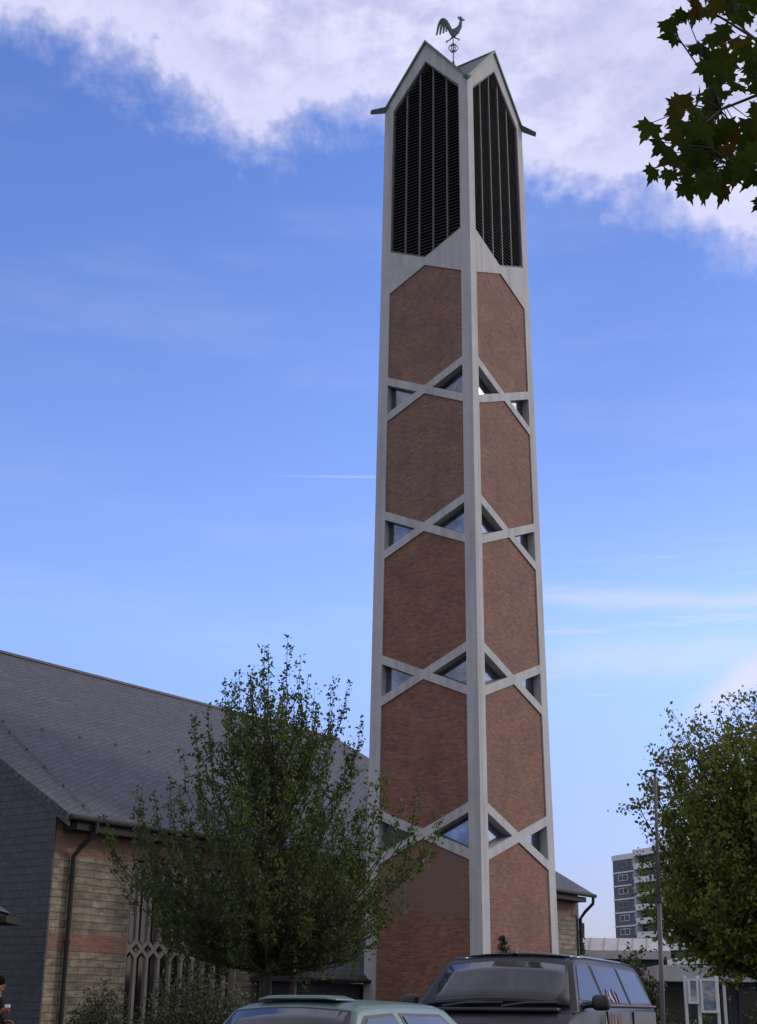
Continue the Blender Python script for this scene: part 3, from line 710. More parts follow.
shrub('thin leafy sapling by the pale metal roof', (7.25, 52.0, 0), .42, 4.2, 1500, .10, M['leaf_fir'], 12, ns=12)
# small fir behind the van
fr_root = thing('small_fir', 'small dark fir top showing above the black van roof', 'tree', (2.92, 33.5, 0)); tb = bmesh.new(); cs = []
tube(tb, [(2.92, 33.5, 0), (2.92, 33.5, 3.02)], [.05, .01], 6)
for z in np.arange(.3, 3.0, .12):
    R = (3.08 - z) * .36
    for j in range(7):
        a = random.uniform(0, 6.28); e = Vector((2.92 + R * math.cos(a), 33.5 + R * math.sin(a), z + R * .35)); s = Vector((2.92, 33.5, z)); tube(tb, [s, e], [.01, .004], 4)
        for t in np.linspace(.1, 1, 22): cs.append(s + (e - s) * t + Vector(RNG.normal(size=3) * .025))
obj('trunk', tb, M['bark'], fr_root); leaves_mesh('crown', [tuple(c) for c in cs], .07, M['leaf_fir'], fr_root, 0, 4)

# ------------------------------------------------------------------ overhanging maple (top right)
mp = thing('overhanging_maple', 'dark serrated maple leaves on a branch hanging into the top right corner', 'tree', (7.4, 8.5, 0))
tb = bmesh.new()
tube(tb, [(7.4, 8.5, 0), (7.35, 8.5, 2), (7.45, 8.5, 4), (7.3, 8.45, 6), (7.35, 8.45, 9.5)], [.26, .22, .20, .15, .05], 12)
limb = [(7.4, 8.5, 4.1), (5.4, 7.3, 5.1), (3.9, 6.2, 5.5), (2.7, 5.8, 5.75), (2.1, 5.7, 5.7)]
tube(tb, limb, [.11, .08, .05, .03, .016], 8)
def unp(px, py, Y):
    q = (px - 378.5) / FPX * r1 + (512 - py) / FPX * u1 + fw; return Vector((0, 0, CAMZ)) + q * (Y / q.y)
LOBE = [(0, -.02), (.10, .0), (.34, -.16), (.30, .02), (.46, .12), (.36, .22), (.52, .46), (.30, .42), (.26, .52), (.17, .46), (.14, .70), (.07, .74), (0, 1.0)]
LEAF = LOBE + [(-x, y) for x, y in LOBE[-2:0:-1]]
lv = bmesh.new()
def maple_leaf(pos, size, rollang=None, tilt=None):
    # stalk end at pos; the tip hangs mostly down, the blade faces roughly sideways
    tipd = Vector((random.gauss(-.25, .55), random.gauss(0, .35), random.gauss(-.85, .4))).normalized() if rollang is None else Vector((math.sin(rollang), random.gauss(0, .2), -math.cos(rollang))).normalized()
    nrm = Vector((random.gauss(0, .32), -1, random.gauss(-.5, .32))); nrm = (nrm - tipd * nrm.dot(tipd)).normalized(); sd_ = tipd.cross(nrm)
    asp = random.uniform(.8, 1.1)
    cz_ = lv.verts.new(pos + tipd * size * .34 + nrm * size * .05)
    vs2 = [lv.verts.new(pos + tipd * size * y + sd_ * size * x * asp + nrm * size * (-.16 * abs(x) - .12 * y * y)) for x, y in LEAF]
    for i in range(len(vs2)): lv.faces.new((cz_, vs2[i], vs2[(i + 1) % len(vs2)]))
fix_l = [(300, 60), (262, 175), (345, 215), (425, 250), (215, 100), (345, 60), (150, 580), (205, 672), (160, 790), (290, 450), (370, 470), (290, 570), (235, 800), (300, 860), (365, 850), (450, 820), (520, 770), (330, 590), (400, 660), (470, 700), (560, 620), (600, 560),
         (385, 560), (450, 470), (500, 560), (260, 720), (390, 760), (620, 800), (330, 830), (420, 780), (490, 870), (280, 500), (455, 610), (350, 700)]
twig_nodes = [unp(757, 40, 5.7), unp(720, 110, 5.6), unp(735, 165, 5.5)]
for zx, zy in fix_l:
    px, py = 620 + zx / 4.657, zy / 4.657 - 2
    p = unp(px, py, 5.55 + random.uniform(-.25, .25)); maple_leaf(p, random.uniform(.105, .15))
    tw_ = min(twig_nodes, key=lambda q: (q - p).length); q = tw_ + (p - tw_) * .35 + Vector((0, 0, .05))
    tube(tb, [tw_, q, p], [.005, .003, .002], 4)
for i in range(270):       # denser mass towards and beyond the right edge
    for _ in range(50):
        px = random.uniform(662, 830); py = random.uniform(-60, 200)
        # keep the gaps at the cluster's ragged left side
        lim = np.interp(py, [-70, 0, 25, 60, 78, 84, 92, 105, 130, 150, 165, 176, 178, 200], [655, 690, 700, 706, 716, 722, 682, 676, 676, 674, 674, 690, 742, 760])
        if px > lim + random.uniform(0, 10) and not ((px - 744) ** 2 + (py - 128) ** 2 < 60 or (px - 736) ** 2 + (py - 148) ** 2 < 60 or (px - 706) ** 2 + (py - 140) ** 2 < 40): break
    maple_leaf(unp(px, py, 5.6 + random.uniform(-.5, .7)), random.uniform(.09, .145))
end = Vector(limb[-1]); mid_ = Vector(limb[-2])
for q in twig_nodes: tube(tb, [mid_, (mid_ + q) / 2 + Vector((0, 0, .08)), q], [.014, .01, .006], 6)
tube(tb, [twig_nodes[0], unp(712, 12, 5.6), unp(690, 4, 5.6)], [.007, .005, .003], 5); tube(tb, [twig_nodes[1], unp(700, 128, 5.5), unp(664, 134, 5.5)], [.006, .004, .002], 5)
tube(tb, [twig_nodes[2], unp(700, 170, 5.5), unp(668, 175, 5.5)], [.006, .004, .002], 5); tube(tb, [twig_nodes[1], unp(700, 45, 5.5), unp(682, 45, 5.5)], [.006, .004, .002], 5)
cc_ = []  # unseen crown outside the frame, enlarged to shade the foreground and darken car reflections
for i in range(42):
    a = i * 2.4; zz_ = 3.4 + 6.4 * ((i * .618) % 1); rr_ = 3.9 * math.sqrt(max(.05, 1 - ((zz_ - 6.4) / 3.6) ** 2)); e = np.array([7.9 + rr_ * math.cos(a), 9.4 + 4.4 / 3.9 * rr_ * math.sin(a), zz_ + .4])
    s0 = np.array([7.4, 8.5, max(3.2, zz_ - 2)]); pl = curve(s0, (s0 + e) / 2 + np.array([0, 0, .4]), e, 7); tube(tb, [tuple(p) for p in pl], [.06, .05, .04, .03, .02, .015, .008], 6)
    for t in np.linspace(.3, 1, 12):
        p = s0 + (e - s0) * t
        for _ in range(16): cc_.append(p + RNG.normal(size=3) * .42)
cc_ = np.array(cc_); keep = cc_[:, 0] > .30 * (cc_[:, 1] * .942 + cc_[:, 2] * .336) + .35
leaves_mesh('crown', np.repeat(cc_[keep], 2, 0) + RNG.normal(size=(2 * int(keep.sum()), 3)) * .15, .19, M['leaf_maple'], mp, aspect=1.15)
obj('trunk', tb, M['bark'], mp, True); obj('leaves', lv, M['leaf_maple'], mp, True)

# ------------------------------------------------------------------ flagpole
fp = thing('flagpole', 'slim grey metal flagpole standing before the large yellowing tree', 'flagpole', (5.40, 28, 0))
b = bmesh.new(); tube(b, [(5.37, 28, 0), (5.45, 28, 3.42)], [.05, .046], 10); obj('lower_tube', b, M['mullion'], fp, True)
b = bmesh.new(); tube(b, [(5.45, 28, 3.42), (5.51, 28, 5.84)], [.034, .03], 10); obj('upper_tube', b, M['mullion'], fp, True)
b = bmesh.new(); tube(b, [(5.45, 28, 3.36), (5.45, 28, 3.46)], .08, 10); obj('joint_collar', b, M['iron'], fp)
b = bmesh.new(); tube(b, [(5.51, 28, 5.84), (5.51, 28, 5.9)], .055, 10); box(b, 5.39, 5.51, 27.98, 28.02, 5.85, 5.89); obj('pole_cap', b, M['iron'], fp)

# ------------------------------------------------------------------ notice board
nbt = thing('notice_board', 'white-framed notice board with two glass display cases on three posts', 'notice board', (6.55, 30, 0))
FX = lambda px: (px - 371.5) / 1500 * 30
for x in (FX(685), FX(698), FX(717)):
    b = bmesh.new(); box(b, x - .028, x + .028, 29.96, 30.04, 0, 2.08); bevel(obj('post', b, M['white'], nbt), .008)
def notice(x0, x1, z0, z1, lab):
    fr = bmesh.new(); t = .045
    for q in ((x0, x1, z1 - t, z1), (x0, x1, z0, z0 + t), (x0, x0 + t, z0 + t, z1 - t), (x1 - t, x1, z0 + t, z1 - t)): box(fr, q[0], q[1], 29.88, 29.955, q[2], q[3])
    f_ = obj('display_case', fr, M['white'], nbt, label=lab)
    m_, kk, p = newmat('poster_' + lab[:5]); g_ = kk.node('ShaderNodeNewGeometry').outputs['Position']
    n_ = kk.noise(kk.mapping(g_, (1, 1, 1.4)), 4.5, 3); rp = kk.node('ShaderNodeValToRGB'); kk.link(n_, rp.inputs[0]); e = rp.color_ramp.elements
    e[0].position = .38; e[0].color = (.08, .14, .22, 1); e[1].position = .62; e[1].color = (.42, .42, .42, 1); x = e.new(.5); x.color = (.24, .26, .28, 1)
    kk.link(rp.outputs[0], p.inputs['Base Color']); p.inputs['Roughness'].default_value = .15; p.inputs['Coat Weight'].default_value = .6
    b = bmesh.new(); box(b, x0 + t, x1 - t, 29.90, 29.94, z0 + t, z1 - t); obj('poster_panel', b, m_, f_)
notice(FX(686.6), FX(697.2), 1.55, 2.03, 'small upper case left'); notice(FX(698.8), FX(716.2), 1.38, 2.03, 'larger case right')

# ------------------------------------------------------------------ pavilion and flat-roofed building
pv = thing('pavilion', 'low pavilion with wide white fascia and dark walls under the large tree', 'pavilion', (11, 46, 0))
b = bmesh.new(); box(b, 8.62, 15.5, 45, 50, 2.33, 2.80); bevel(obj('fascia', b, M['fascia'], pv), .02)
b = bmesh.new(); box(b, 8.55, 15.3, 45.5, 49.8, 0, 2.33); obj('wall', b, M['dark_wall'], pv)
for x in (8.7, 9.9, 11.1, 12.3):
    fr = bmesh.new(); 
    for q in ((x, x + .95, 2.1, 2.18), (x, x + .95, .9, .98), (x, x + .07, .98, 2.1), (x + .88, x + .95, .98, 2.1)): box(fr, q[0], q[1], 45.42, 45.5, q[2], q[3])
    wf = obj('window', fr, M['dark_wall'], pv); b = bmesh.new(); box(b, x + .07, x + .88, 45.45, 45.47, .98, 2.1); obj('pane', b, M['glass'], wf)
for x in (8.5, 10.6, 13.5):
    b = bmesh.new(); tube(b, [(x, 45.1, 0), (x, 45.1, 2.33)], .05, 8); obj('post', b, M['white'], pv)
fb = thing('flat_roofed_building', 'low building with pale seamed metal roof edge behind the van', 'building', (13, 82, 0))
b = bmesh.new()
prism(b, [(78.0, 4.62), (77.3, 4.62), (78.8, 5.32), (92, 5.32), (92, 4.62)], 10.2, 15.5, lambda u, z, d: (d, u, z)); fr_ = obj('roof', fix(b), M['fascia'], fb)
for x in np.arange(10.5, 15.4, .75): b = bmesh.new(); tube(b, [(x, 77.3, 4.64), (x + .35, 78.8, 5.34)], .022, 5); obj('seam', b, M['plaster'], fr_)
b = bmesh.new(); box(b, 10.2, 15.5, 77.28, 77.5, 4.2, 4.61); obj('fascia', b, M['fascia'], fb)
b = bmesh.new(); box(b, 10.4, 15.4, 77.8, 91.5, 0, 4.61); obj('wall', b, M['dark_wall'], fb)
b = bmesh.new(); box(b, 10.95, 11.18, 79.6, 79.9, 5.32, 6.36); b2 = obj('chimney', b, M['drain'], fb)
b = bmesh.new(); tube(b, [(11.26, 79.5, 5.32), (11.28, 79.5, 6.12)], .09, 8); obj('flue_pipe', b, M['bark'], fb)
for x in (10.8, 12.9):
    b = bmesh.new(); box(b, x, x + 1.5, 77.72, 77.8, 1.0, 3.0); obj('window', b, M['glass'], fb)

# ------------------------------------------------------------------ apartment block
ap = thing('apartment_block', 'distant high-rise apartment block with dark cladding and pale balconies', 'apartment block', (56, 310, 0))
ax = Vector((.44, -.898, 0)).normalized(); ay = Vector((.898, .44, 0)).normalized(); AO = Vector((52.5, 320, 0))
A = lambda s, t, z: AO + ax * s + ay * t + Vector((0, 0, z))   # s along the street face (towards us), t inwards
AB = lambda bm, s0, s1, t0, t1, z0, z1: box(bm, s0, s1, t0, t1, z0, z1, lambda a, c_, z: A(a, c_, z))
TOP = 35.2; SW = 9.2; FH = 2.82
b = bmesh.new(); AB(b, 0, SW, 0, 14, 0, TOP - 1.15); obj('end_wing', b, M['flat_dark'], ap)
b = bmesh.new(); AB(b, SW, 44, .2, 14, 0, TOP - 1.0); obj('main_wing', b, M['flat_dark'], ap)
b = bmesh.new(); AB(b, -.15, SW, -.15, 14.1, TOP - 1.15, TOP); obj('parapet', b, M['flat_light'], ap)
b = bmesh.new(); AB(b, SW, 44.2, -1.3, 14.1, TOP - 1.0, TOP + .35); obj('parapet', b, M['flat_light'], ap)
b = bmesh.new(); AB(b, SW + 8, SW + 16, 1, 9, TOP + .35, TOP + 2.6); obj('lift_house', b, M['flat_light'], ap)
for i in range(12):
    zt = TOP - 1.15 - i * FH
    b = bmesh.new(); AB(b, -.05, SW, -.16, 0, zt - FH - .0, zt - FH + .30); obj('floor_band', b, M['flat_light'], ap)
    fr = bmesh.new(); s0, s1, z0, z1 = 2.0, 5.4, zt - 1.65, zt - .35
    for q in ((s0, s1, z1 - .1, z1), (s0, s1, z0, z0 + .1), (s0, s0 + .12, z0 + .1, z1 - .1), (s1 - .12, s1, z0 + .1, z1 - .1), (3.6, 3.72, z0 + .1, z1 - .1)): AB(fr, q[0], q[1], -.14, 0, q[2], q[3])
    wf = obj('window', fr, M['flat_light'] if i % 3 else M['plaster'], ap); b = bmesh.new(); AB(b, s0 + .12, s1 - .12, -.07, -.03, z0 + .1, z1 - .1); obj('pane', b, M['glass'], wf)
    fr = bmesh.new()
    for q in ((7.4, 8.7, z1 - .1, z1), (7.4, 8.7, z0, z0 + .1), (7.4, 7.52, z0 + .1, z1 - .1), (8.58, 8.7, z0 + .1, z1 - .1)): AB(fr, q[0], q[1], -.14, 0, q[2], q[3])
    wf = obj('window', fr, M['flat_light'], ap); b = bmesh.new(); AB(b, 7.52, 8.58, -.07, -.03, z0 + .1, z1 - .1); obj('pane', b, M['glass'], wf)
    if i > 10: continue
    for s0 in (SW + .3, SW + 9.0, SW + 17.7, SW + 26.4):
        zz_ = TOP - 1.0 - i * FH
        b = bmesh.new(); AB(b, s0, s0 + 8.4, -1.35, -1.25, zz_ - 2.75, zz_ - 1.55); AB(b, s0, s0 + 8.4, -1.25, .2, zz_ - 2.8, zz_ - 2.6); AB(b, s0 - .12, s0, -1.3, .2, zz_ - 2.8, zz_); bl = obj('balcony', b, M['flat_light'], ap)
        b = bmesh.new(); AB(b, s0 + .6, s0 + 7.4, .14, .2, zz_ - 2.5, zz_ - .3); obj('balcony_glazing', b, M['glass'], bl)

# ------------------------------------------------------------------ cars
def wheel(root, x, y, r_, s_):
    b = bmesh.new(); pts_ = [(-.09, r_ - .05), (-.09, r_ - .01), (-.06, r_), (.06, r_), (.09, r_ - .01), (.09, r_ - .05), (.09, r_ * .62), (-.09, r_ * .62)]
    n = 28; rings = [[b.verts.new((x + rr_ * math.cos(2 * math.pi * q / n), y + yy, r_ + rr_ * math.sin(2 * math.pi * q / n))) for yy, rr_ in pts_] for q in range(n)]
    for q in range(n):
        for j in range(len(pts_)): b.faces.new((rings[q][j], rings[(q + 1) % n][j], rings[(q + 1) % n][(j + 1) % len(pts_)], rings[q][(j + 1) % len(pts_)]))
    w_ = obj('wheel', fix(b), M['tyre'], root, True)
    b = bmesh.new(); tube(b, [(x, y + s_ * .02, r_), (x, y + s_ * .07, r_)], [r_ * .6, r_ * .6], 20)
    for q in range(5):
        a = q * 2 * math.pi / 5; tube(b, [(x, y + s_ * .08, r_), (x + r_ * .56 * math.cos(a), y + s_ * .075, r_ + r_ * .56 * math.sin(a))], .03, 6)
    obj('rim', b, M['rim'], w_)

class Shell:
    """car body: side outline extruded; greenhouse leans in from belt (wb) to roof (wt)"""
    def __init__(s, root, paint, wb, wt, zb, zt): s.root, s.paint, s.wb, s.wt, s.zb, s.zt = root, paint, wb, wt, zb, zt
    def hw(s, z):
        q = min(max((z - s.zb) / (s.zt - s.zb), 0), 1.1); return s.wb + (s.wt - s.wb) * q
    def lower(s, outline, arches):
        poly = []
        for p in outline: poly.append(p)
        b = bmesh.new()
        hwf = lambda z: s.wb * (1 - .05 * max(0, (.45 - z) / .45)) + .02 * math.sin(math.pi * min(max(z / s.zb, 0), 1))
        prism(b, poly, -1, 1, lambda x, z, d: (x, d * hwf(z), z))
        return bevel(obj('body', fix(b), s.paint, s.root, True), .05, 3, 30)
    def cabin(s, prof, roofmat=None):
        b = bmesh.new(); rows = [-1, -.8, -.4, 0, .4, .8, 1]; cr = [0, .022, .04, .045, .04, .022, 0]
        V = []
        for d, c_ in zip(rows, cr):
            V.append([b.verts.new((x + (0 if z > s.zt - .12 else 0), d * s.hw(z), z + (c_ if z > s.zt - .12 else 0))) for x, z in prof])
        n = len(prof)
        for i in range(len(rows) - 1):
            for j in range(n): b.faces.new((V[i][j], V[i + 1][j], V[i + 1][(j + 1) % n], V[i][(j + 1) % n]))
        b.faces.new(V[0][::-1]); b.faces.new(V[-1])
        return bevel(obj('cabin', fix(b), s.paint, s.root, True), .035, 3, 28)
    def side_glass(s, poly, side, off=.006, nm='side_window', mat=None, parent=None, th=.012):
        b = bmesh.new(); prism(b, poly, -th, 0, lambda x, z, d: (x, side * (s.hw(z) + off + d), z))
        return obj(nm, fix(b), mat or M['carglass'], parent or s.root)
    def end_glass(s, x0, z0, x1, z1, inset0, inset1, outx, nm, mat, parent=None, off=.008, bulge=.05, smooth=True):
        """curved glass from (x0,z0) bottom to (x1,z1) top, outx=+1 front, -1 rear"""
        b = bmesh.new(); R_ = []; dx, dz = x1 - x0, z1 - z0; L = math.hypot(dx, dz); nx, nz = outx * abs(dz) / L, abs(dx) / L
        for i in range(5):
            t = i / 4; x, z = x0 + dx * t, z0 + dz * t; hw_ = s.hw(z) - (inset0 + (inset1 - inset0) * t)
            R_.append([b.verts.new((x + nx * (off + bulge * (1 - q * q)) , q * hw_, z + nz * (off + bulge * (1 - q * q)))) for q in np.linspace(-1, 1, 11)])
        for i in range(4):
            for j in range(10): b.faces.new((R_[i][j], R_[i][j + 1], R_[i + 1][j + 1], R_[i + 1][j]))
        o = obj(nm, fix(b), mat, parent or s.root, smooth); m_ = o.modifiers.new('s', 'SOLIDIFY'); m_.thickness = .008; return o

def arch_outline(x0, x1, ztop_pts, wheels, r_, zlow):
    """lower body side outline, counted from the front bottom backwards with wheel arches"""
    pts_ = [(x0, zlow)]
    for wx in sorted(wheels):
        if x0 < x1:
            for a in np.linspace(math.pi, 0, 9): pts_.append((wx + (r_ + .05) * math.cos(a), max(zlow, r_ + (r_ + .05) * math.sin(a))))
    pts_.append((x1, zlow)); return pts_ + ztop_pts

# green hatchback seen from behind (local +x is forward)
ang = 30
car = thing('parked_hatchback', 'pale green three-door hatchback with roof spoiler parked left of the black van', 'car', (-.015, 13.95, 0), None, False, rad(90 - ang))
sh = Shell(car, M['greenpaint'], .82, .60, .86, 1.345)
low = arch_outline(-1.85, 1.85, [(1.88, .55), (1.80, .72), (1.0, .92), (-1.72, .92), (-1.86, .75)], [-1.22, 1.22], .29, .22)
sh.lower(low, None)
prof = [(1.0, .85), (.30, 1.305), (.12, 1.34), (-.5, 1.35), (-1.2, 1.33), (-1.34, 1.295), (-1.76, .85)]
sh.cabin(prof)
for s_ in (-1, 1):
    sh.side_glass([(-1.50, .93), (-1.42, 1.14), (-1.24, 1.255), (-.74, 1.28), (-.50, .92)], s_, .003, 'window_seal', M['seal'])
    sh.side_glass([(-1.45, .95), (-1.38, 1.12), (-1.21, 1.23), (-.76, 1.255), (-.54, .94)], s_, .012, 'rear_side_window', M['hatchglass'])
    sh.side_glass([(-.44, .92), (-.64, 1.28), (.14, 1.275), (.74, .90)], s_, .003, 'window_seal', M['seal'])
    sh.side_glass([(-.39, .94), (-.58, 1.255), (.12, 1.25), (.67, .925)], s_, .012, 'door_window', M['hatchglass'])
    b = bmesh.new(); 
    for x0_, x1_ in ((-.48, -.46), (.89, .90)): box(b, x0_, x1_, s_ * .80, s_ * .844, .35, .84)
    obj('door_seam', b, M['seal'], car)
    b = bmesh.new(); box(b, -.48, -.33, s_ * .82, s_ * .862, .72, .75); obj('door_handle', b, M['plastic'], car)
    b = bmesh.new(); box(b, .60, .70, s_ * .84, s_ * .98, .88, .98); bevel(obj('side_mirror', b, M['plastic'], car), .03)
    b = bmesh.new(); box(b, -1.885, -1.80, s_ * .58, s_ * .79, .62, .86); bevel(obj('tail_lamp', b, M['lamp_red'], car), .02)
    b = bmesh.new(); box(b, 1.80, 1.89, s_ * .45, s_ * .76, .58, .72); bevel(obj('headlight', b, M['lamp_clear'], car), .02)
    for wx in (-1.22, 1.22): wheel(car, wx, s_ * .70, .29, s_)
rg = sh.end_glass(-1.715, .90, -1.365, 1.275, .10, .07, -1, 'rear_window', M['screenglass'], bulge=.045)
sh.end_glass(-1.75, .87, -1.352, 1.292, .07, .04, -1, 'rear_window_seal', M['seal'], off=.002, bulge=.043)
sh.end_glass(.95, .88, .33, 1.287, .08, .06, 1, 'windscreen', M['screenglass'], bulge=.05)
b = bmesh.new()
SPW = .40
v = []
for q in np.linspace(-1, 1, 9):
    e_ = 1 - abs(q) ** 6
    for x, z in ((-.96, 1.386), (-1.00, 1.416), (-1.28, 1.413), (-1.31, 1.386), (-1.28, 1.372), (-.98, 1.368)):
        v.append(b.verts.new((x, q * SPW, 1.365 + (z - 1.365) * (.35 + .65 * e_) + .006)))
for i in range(8):
    for j in range(6): b.faces.new((v[i * 6 + j], v[i * 6 + (j + 1) % 6], v[(i + 1) * 6 + (j + 1) % 6], v[(i + 1) * 6 + j]))
b.faces.new(v[:6][::-1]); b.faces.new(v[-6:])
bevel(obj('roof_spoiler', fix(b), M['greenpaint'], car, True), .008, 2)
b = bmesh.new(); box(b, -1.93, -1.82, -.78, .78, .32, .58); bevel(obj('bumper', b, M['plastic'], car), .03)
b = bmesh.new(); box(b, 1.80, 1.95, -.78, .78, .30, .55); bevel(obj('bumper', b, M['plastic'], car), .03)
b = bmesh.new(); box(b, -1.945, -1.931, -.26, .26, .4, .51); obj('number_plate', b, M['plate'], car)

# black van facing the camera
va_ = 22.8
van = thing('parked_van', 'black passenger van with big windscreen and red and white side graphics', 'van', (1.86, 17.3, 0), None, False, rad(-90 - va_))
sv_ = Shell(van, M['blackpaint'], .92, .71, 1.33, 1.87)
low = arch_outline(-2.30, 2.30, [(2.34, .60), (2.28, .98), (2.05, 1.16), (1.58, 1.31), (1.40, 1.36), (-2.28, 1.37), (-2.34, .8)], [-1.45, 1.50], .33, .26)
sv_.lower(low, None)
prof = [(1.62, 1.30), (1.52, 1.33), (.98, 1.80), (.80, 1.86), (.3, 1.885), (-1.4, 1.885), (-2.0, 1.865), (-2.16, 1.80), (-2.30, 1.30)]
sv_.cabin(prof)
b = bmesh.new(); V = []
for x, zc in ((.80, 1.893), (.3, 1.914), (-.6, 1.918), (-1.4, 1.914), (-2.0, 1.895)):
    V.append([b.verts.new((x, q * .60, zc + .036 * (1 - q * q) - .004)) for q in np.linspace(-1, 1, 9)])
for i in range(4):
    for j in range(8): b.faces.new((V[i][j], V[i + 1][j], V[i + 1][j + 1], V[i][j + 1]))
rfv = obj('roof_panel', fix(b), M['roofpaint'], van, True); md = rfv.modifiers.new('s', 'SOLIDIFY'); md.thickness = .012; md.offset = 1
for s_ in (-1, 1):
    b = bmesh.new(); tube(b, [(x, s_ * .665, z) for x, z in ((.78, 1.875), (.3, 1.905), (-1.4, 1.905), (-2.02, 1.885))], .018, 6); obj('roof_rail', b, M['roofpaint'], van, True)
wins = [('front_side_window', [(1.30, 1.44), (.93, 1.76), (.86, 1.80), (.42, 1.81), (.36, 1.42)]),
        ('middle_side_window', [(.22, 1.42), (.26, 1.815), (-.86, 1.815), (-.92, 1.42)]),
        ('rear_side_window', [(-1.02, 1.42), (-.97, 1.815), (-1.90, 1.80), (-2.10, 1.44)])]
for s_ in (-1, 1):
    for nm, pl in wins:
        cx = sum(p[0] for p in pl) / len(pl); cz = sum(p[1] for p in pl) / len(pl)
        sl_ = sv_.side_glass([(cx + (x - cx) * 1.06, cz + (z - cz) * 1.10) for x, z in pl], s_, .002, 'window_seal', M['seal'])
        sv_.side_glass(pl, s_, .010, nm)
    b = bmesh.new()
    for x in (.30, -.97): box(b, x - .008, x + .008, s_ * .90, s_ * .938, .4, 1.33)
    obj('door_seam', b, M['seal'], van)
    b = bmesh.new(); tube(b, [(1.28, s_ * .915, 1.385), (-2.26, s_ * .915, 1.40)], .014, 6); obj('belt_trim', b, M['mullion'], van)
    b = bmesh.new(); box(b, .40, .60, s_ * .92, s_ * .95, 1.16, 1.20); obj('door_handle', b, M['plastic'], van)
    b = bmesh.new(); box(b, 1.10, 1.24, s_ * .99, s_ * 1.18, 1.33, 1.49); mr = bevel(obj('side_mirror', b, M['plastic'], van, True), .05, 3)
    b = bmesh.new(); tube(b, [(1.18, s_ * .86, 1.38), (1.16, s_ * 1.06, 1.40)], .035, 8); obj('mirror_arm', b, M['plastic'], mr)
    b = bmesh.new(); box(b, 1.092, 1.102, s_ * 1.01, s_ * 1.16, 1.35, 1.47); obj('mirror_glass', b, M['glass'], mr)
    b = bmesh.new(); box(b, 2.20, 2.33, s_ * .52, s_ * .86, .74, .98); bevel(obj('headlight', b, M['lamp_clear'], van), .04)
    b = bmesh.new(); box(b, -2.36, -2.26, s_ * .74, s_ * .90, .7, 1.3); bevel(obj('tail_lamp', b, M['lamp_red'], van), .02)
    for wx in (-1.45, 1.50): wheel(van, wx, s_ * .80, .33, s_)
sv_.end_glass(1.50, 1.375, 1.0, 1.80, .07, .05, 1, 'windscreen_seal', M['seal'], off=.004, bulge=.058)
ws = sv_.end_glass(1.47, 1.395, 1.015, 1.785, .11, .085, 1, 'windscreen', M['screenglass'], off=.012, bulge=.06)
for yy in (.08, -.02):
    b = bmesh.new(); tube(b, [(1.105 + .012, yy, 1.758), (1.105 + .02, yy, 1.766)], .024, 12); obj('sticker', b, M['plate'], ws)
def wiper(y0, y1):
    b = bmesh.new(); pts_ = [(1.60, y0, 1.365), (1.585, y0 * .6 + y1 * .4, 1.40), (1.57, y1, 1.405)]; tube(b, pts_, [.016, .013, .01], 6)
    tube(b, [(1.585, y0 * .9 + y1 * .1 - .0, 1.372), (1.57, (y0 + y1) / 2, 1.415), (1.555, y1, 1.395)], .009, 5); obj('wiper', b, M['plastic'], van)
wiper(-.55, .12); wiper(.12, .72)
b = bmesh.new(); box(b, 1.50, 1.66, -.74, .74, 1.315, 1.352); bevel(obj('cowl_grille', b, M['plastic'], van), .012)
b = bmesh.new(); box(b, 2.28, 2.42, -.88, .88, .32, .62); bevel(obj('bumper', b, M['plastic'], van), .05, 3)
b = bmesh.new(); box(b, 2.27, 2.345, -.5, .5, .72, .92); bevel(obj('radiator_grille', b, M['plastic'], van), .02)
b = bmesh.new(); box(b, 2.421, 2.435, -.26, .26, .40, .51); obj('number_plate', b, M['plate'], van)
b = bmesh.new(); tube(b, [(.70, .0, 1.92), (.62, 0, 2.0)], [.014, .006], 6); tube(b, [(.72, 0, 1.915), (.70, 0, 1.935)], .03, 8); obj('aerial', b, M['plastic'], van)
# red and white film graphics on the left side (brush-like slashes), partly across the middle window
def slash(mat, items, hwz):
    b = bmesh.new()
    for (x0, z0, x1, z1, w0) in items:
        pl = [(x0 - w0, z0), (x0 + w0, z0 + .02), (x1 + w0 * .5, z1), (x1 - w0 * .3, z1 + .01)]
        prism(b, pl, -.002, .002, lambda x, z, d: (x, hwz(z) + d, z))
    return obj('side_graphic', fix(b), mat, van)
def brush(mat, x, z0, z1, hwz, lean, w0):
    b = bmesh.new(); n = 7; L_ = []; R__ = []
    for q in range(n):
        t = q / (n - 1); z = z0 + (z1 - z0) * t; xx = x + lean * t + .02 * math.sin(t * 5 + x * 9); wd_ = w0 * (math.sin(math.pi * min(1, t * .8 + .15)) ** .7)
        L_.append((xx - wd_, z)); R__.append((xx + wd_, z))
    prism(b, L_ + R__[::-1], -.002, .002, lambda a, z, d: (a, hwz(z) + d, z)); obj('side_graphic', fix(b), mat, van)
rs = random.Random(4)
for i in range(6):
    x = .34 - i * .15; brush(M['decal_white'] if i % 3 == 0 else M['decal_red'], x, .86 + rs.uniform(-.06, .06), 1.31, lambda z: .955, .16 + rs.uniform(-.04, .04), rs.uniform(.025, .05))
for i in range(4):
    x = .02 - i * .16; brush(M['decal_white'] if i % 3 == 1 else M['decal_red'], x, 1.425, 1.47 + rs.uniform(0, .13), lambda z: sv_.hw(z) + .017, rs.uniform(-.03, .06), rs.uniform(.025, .05))

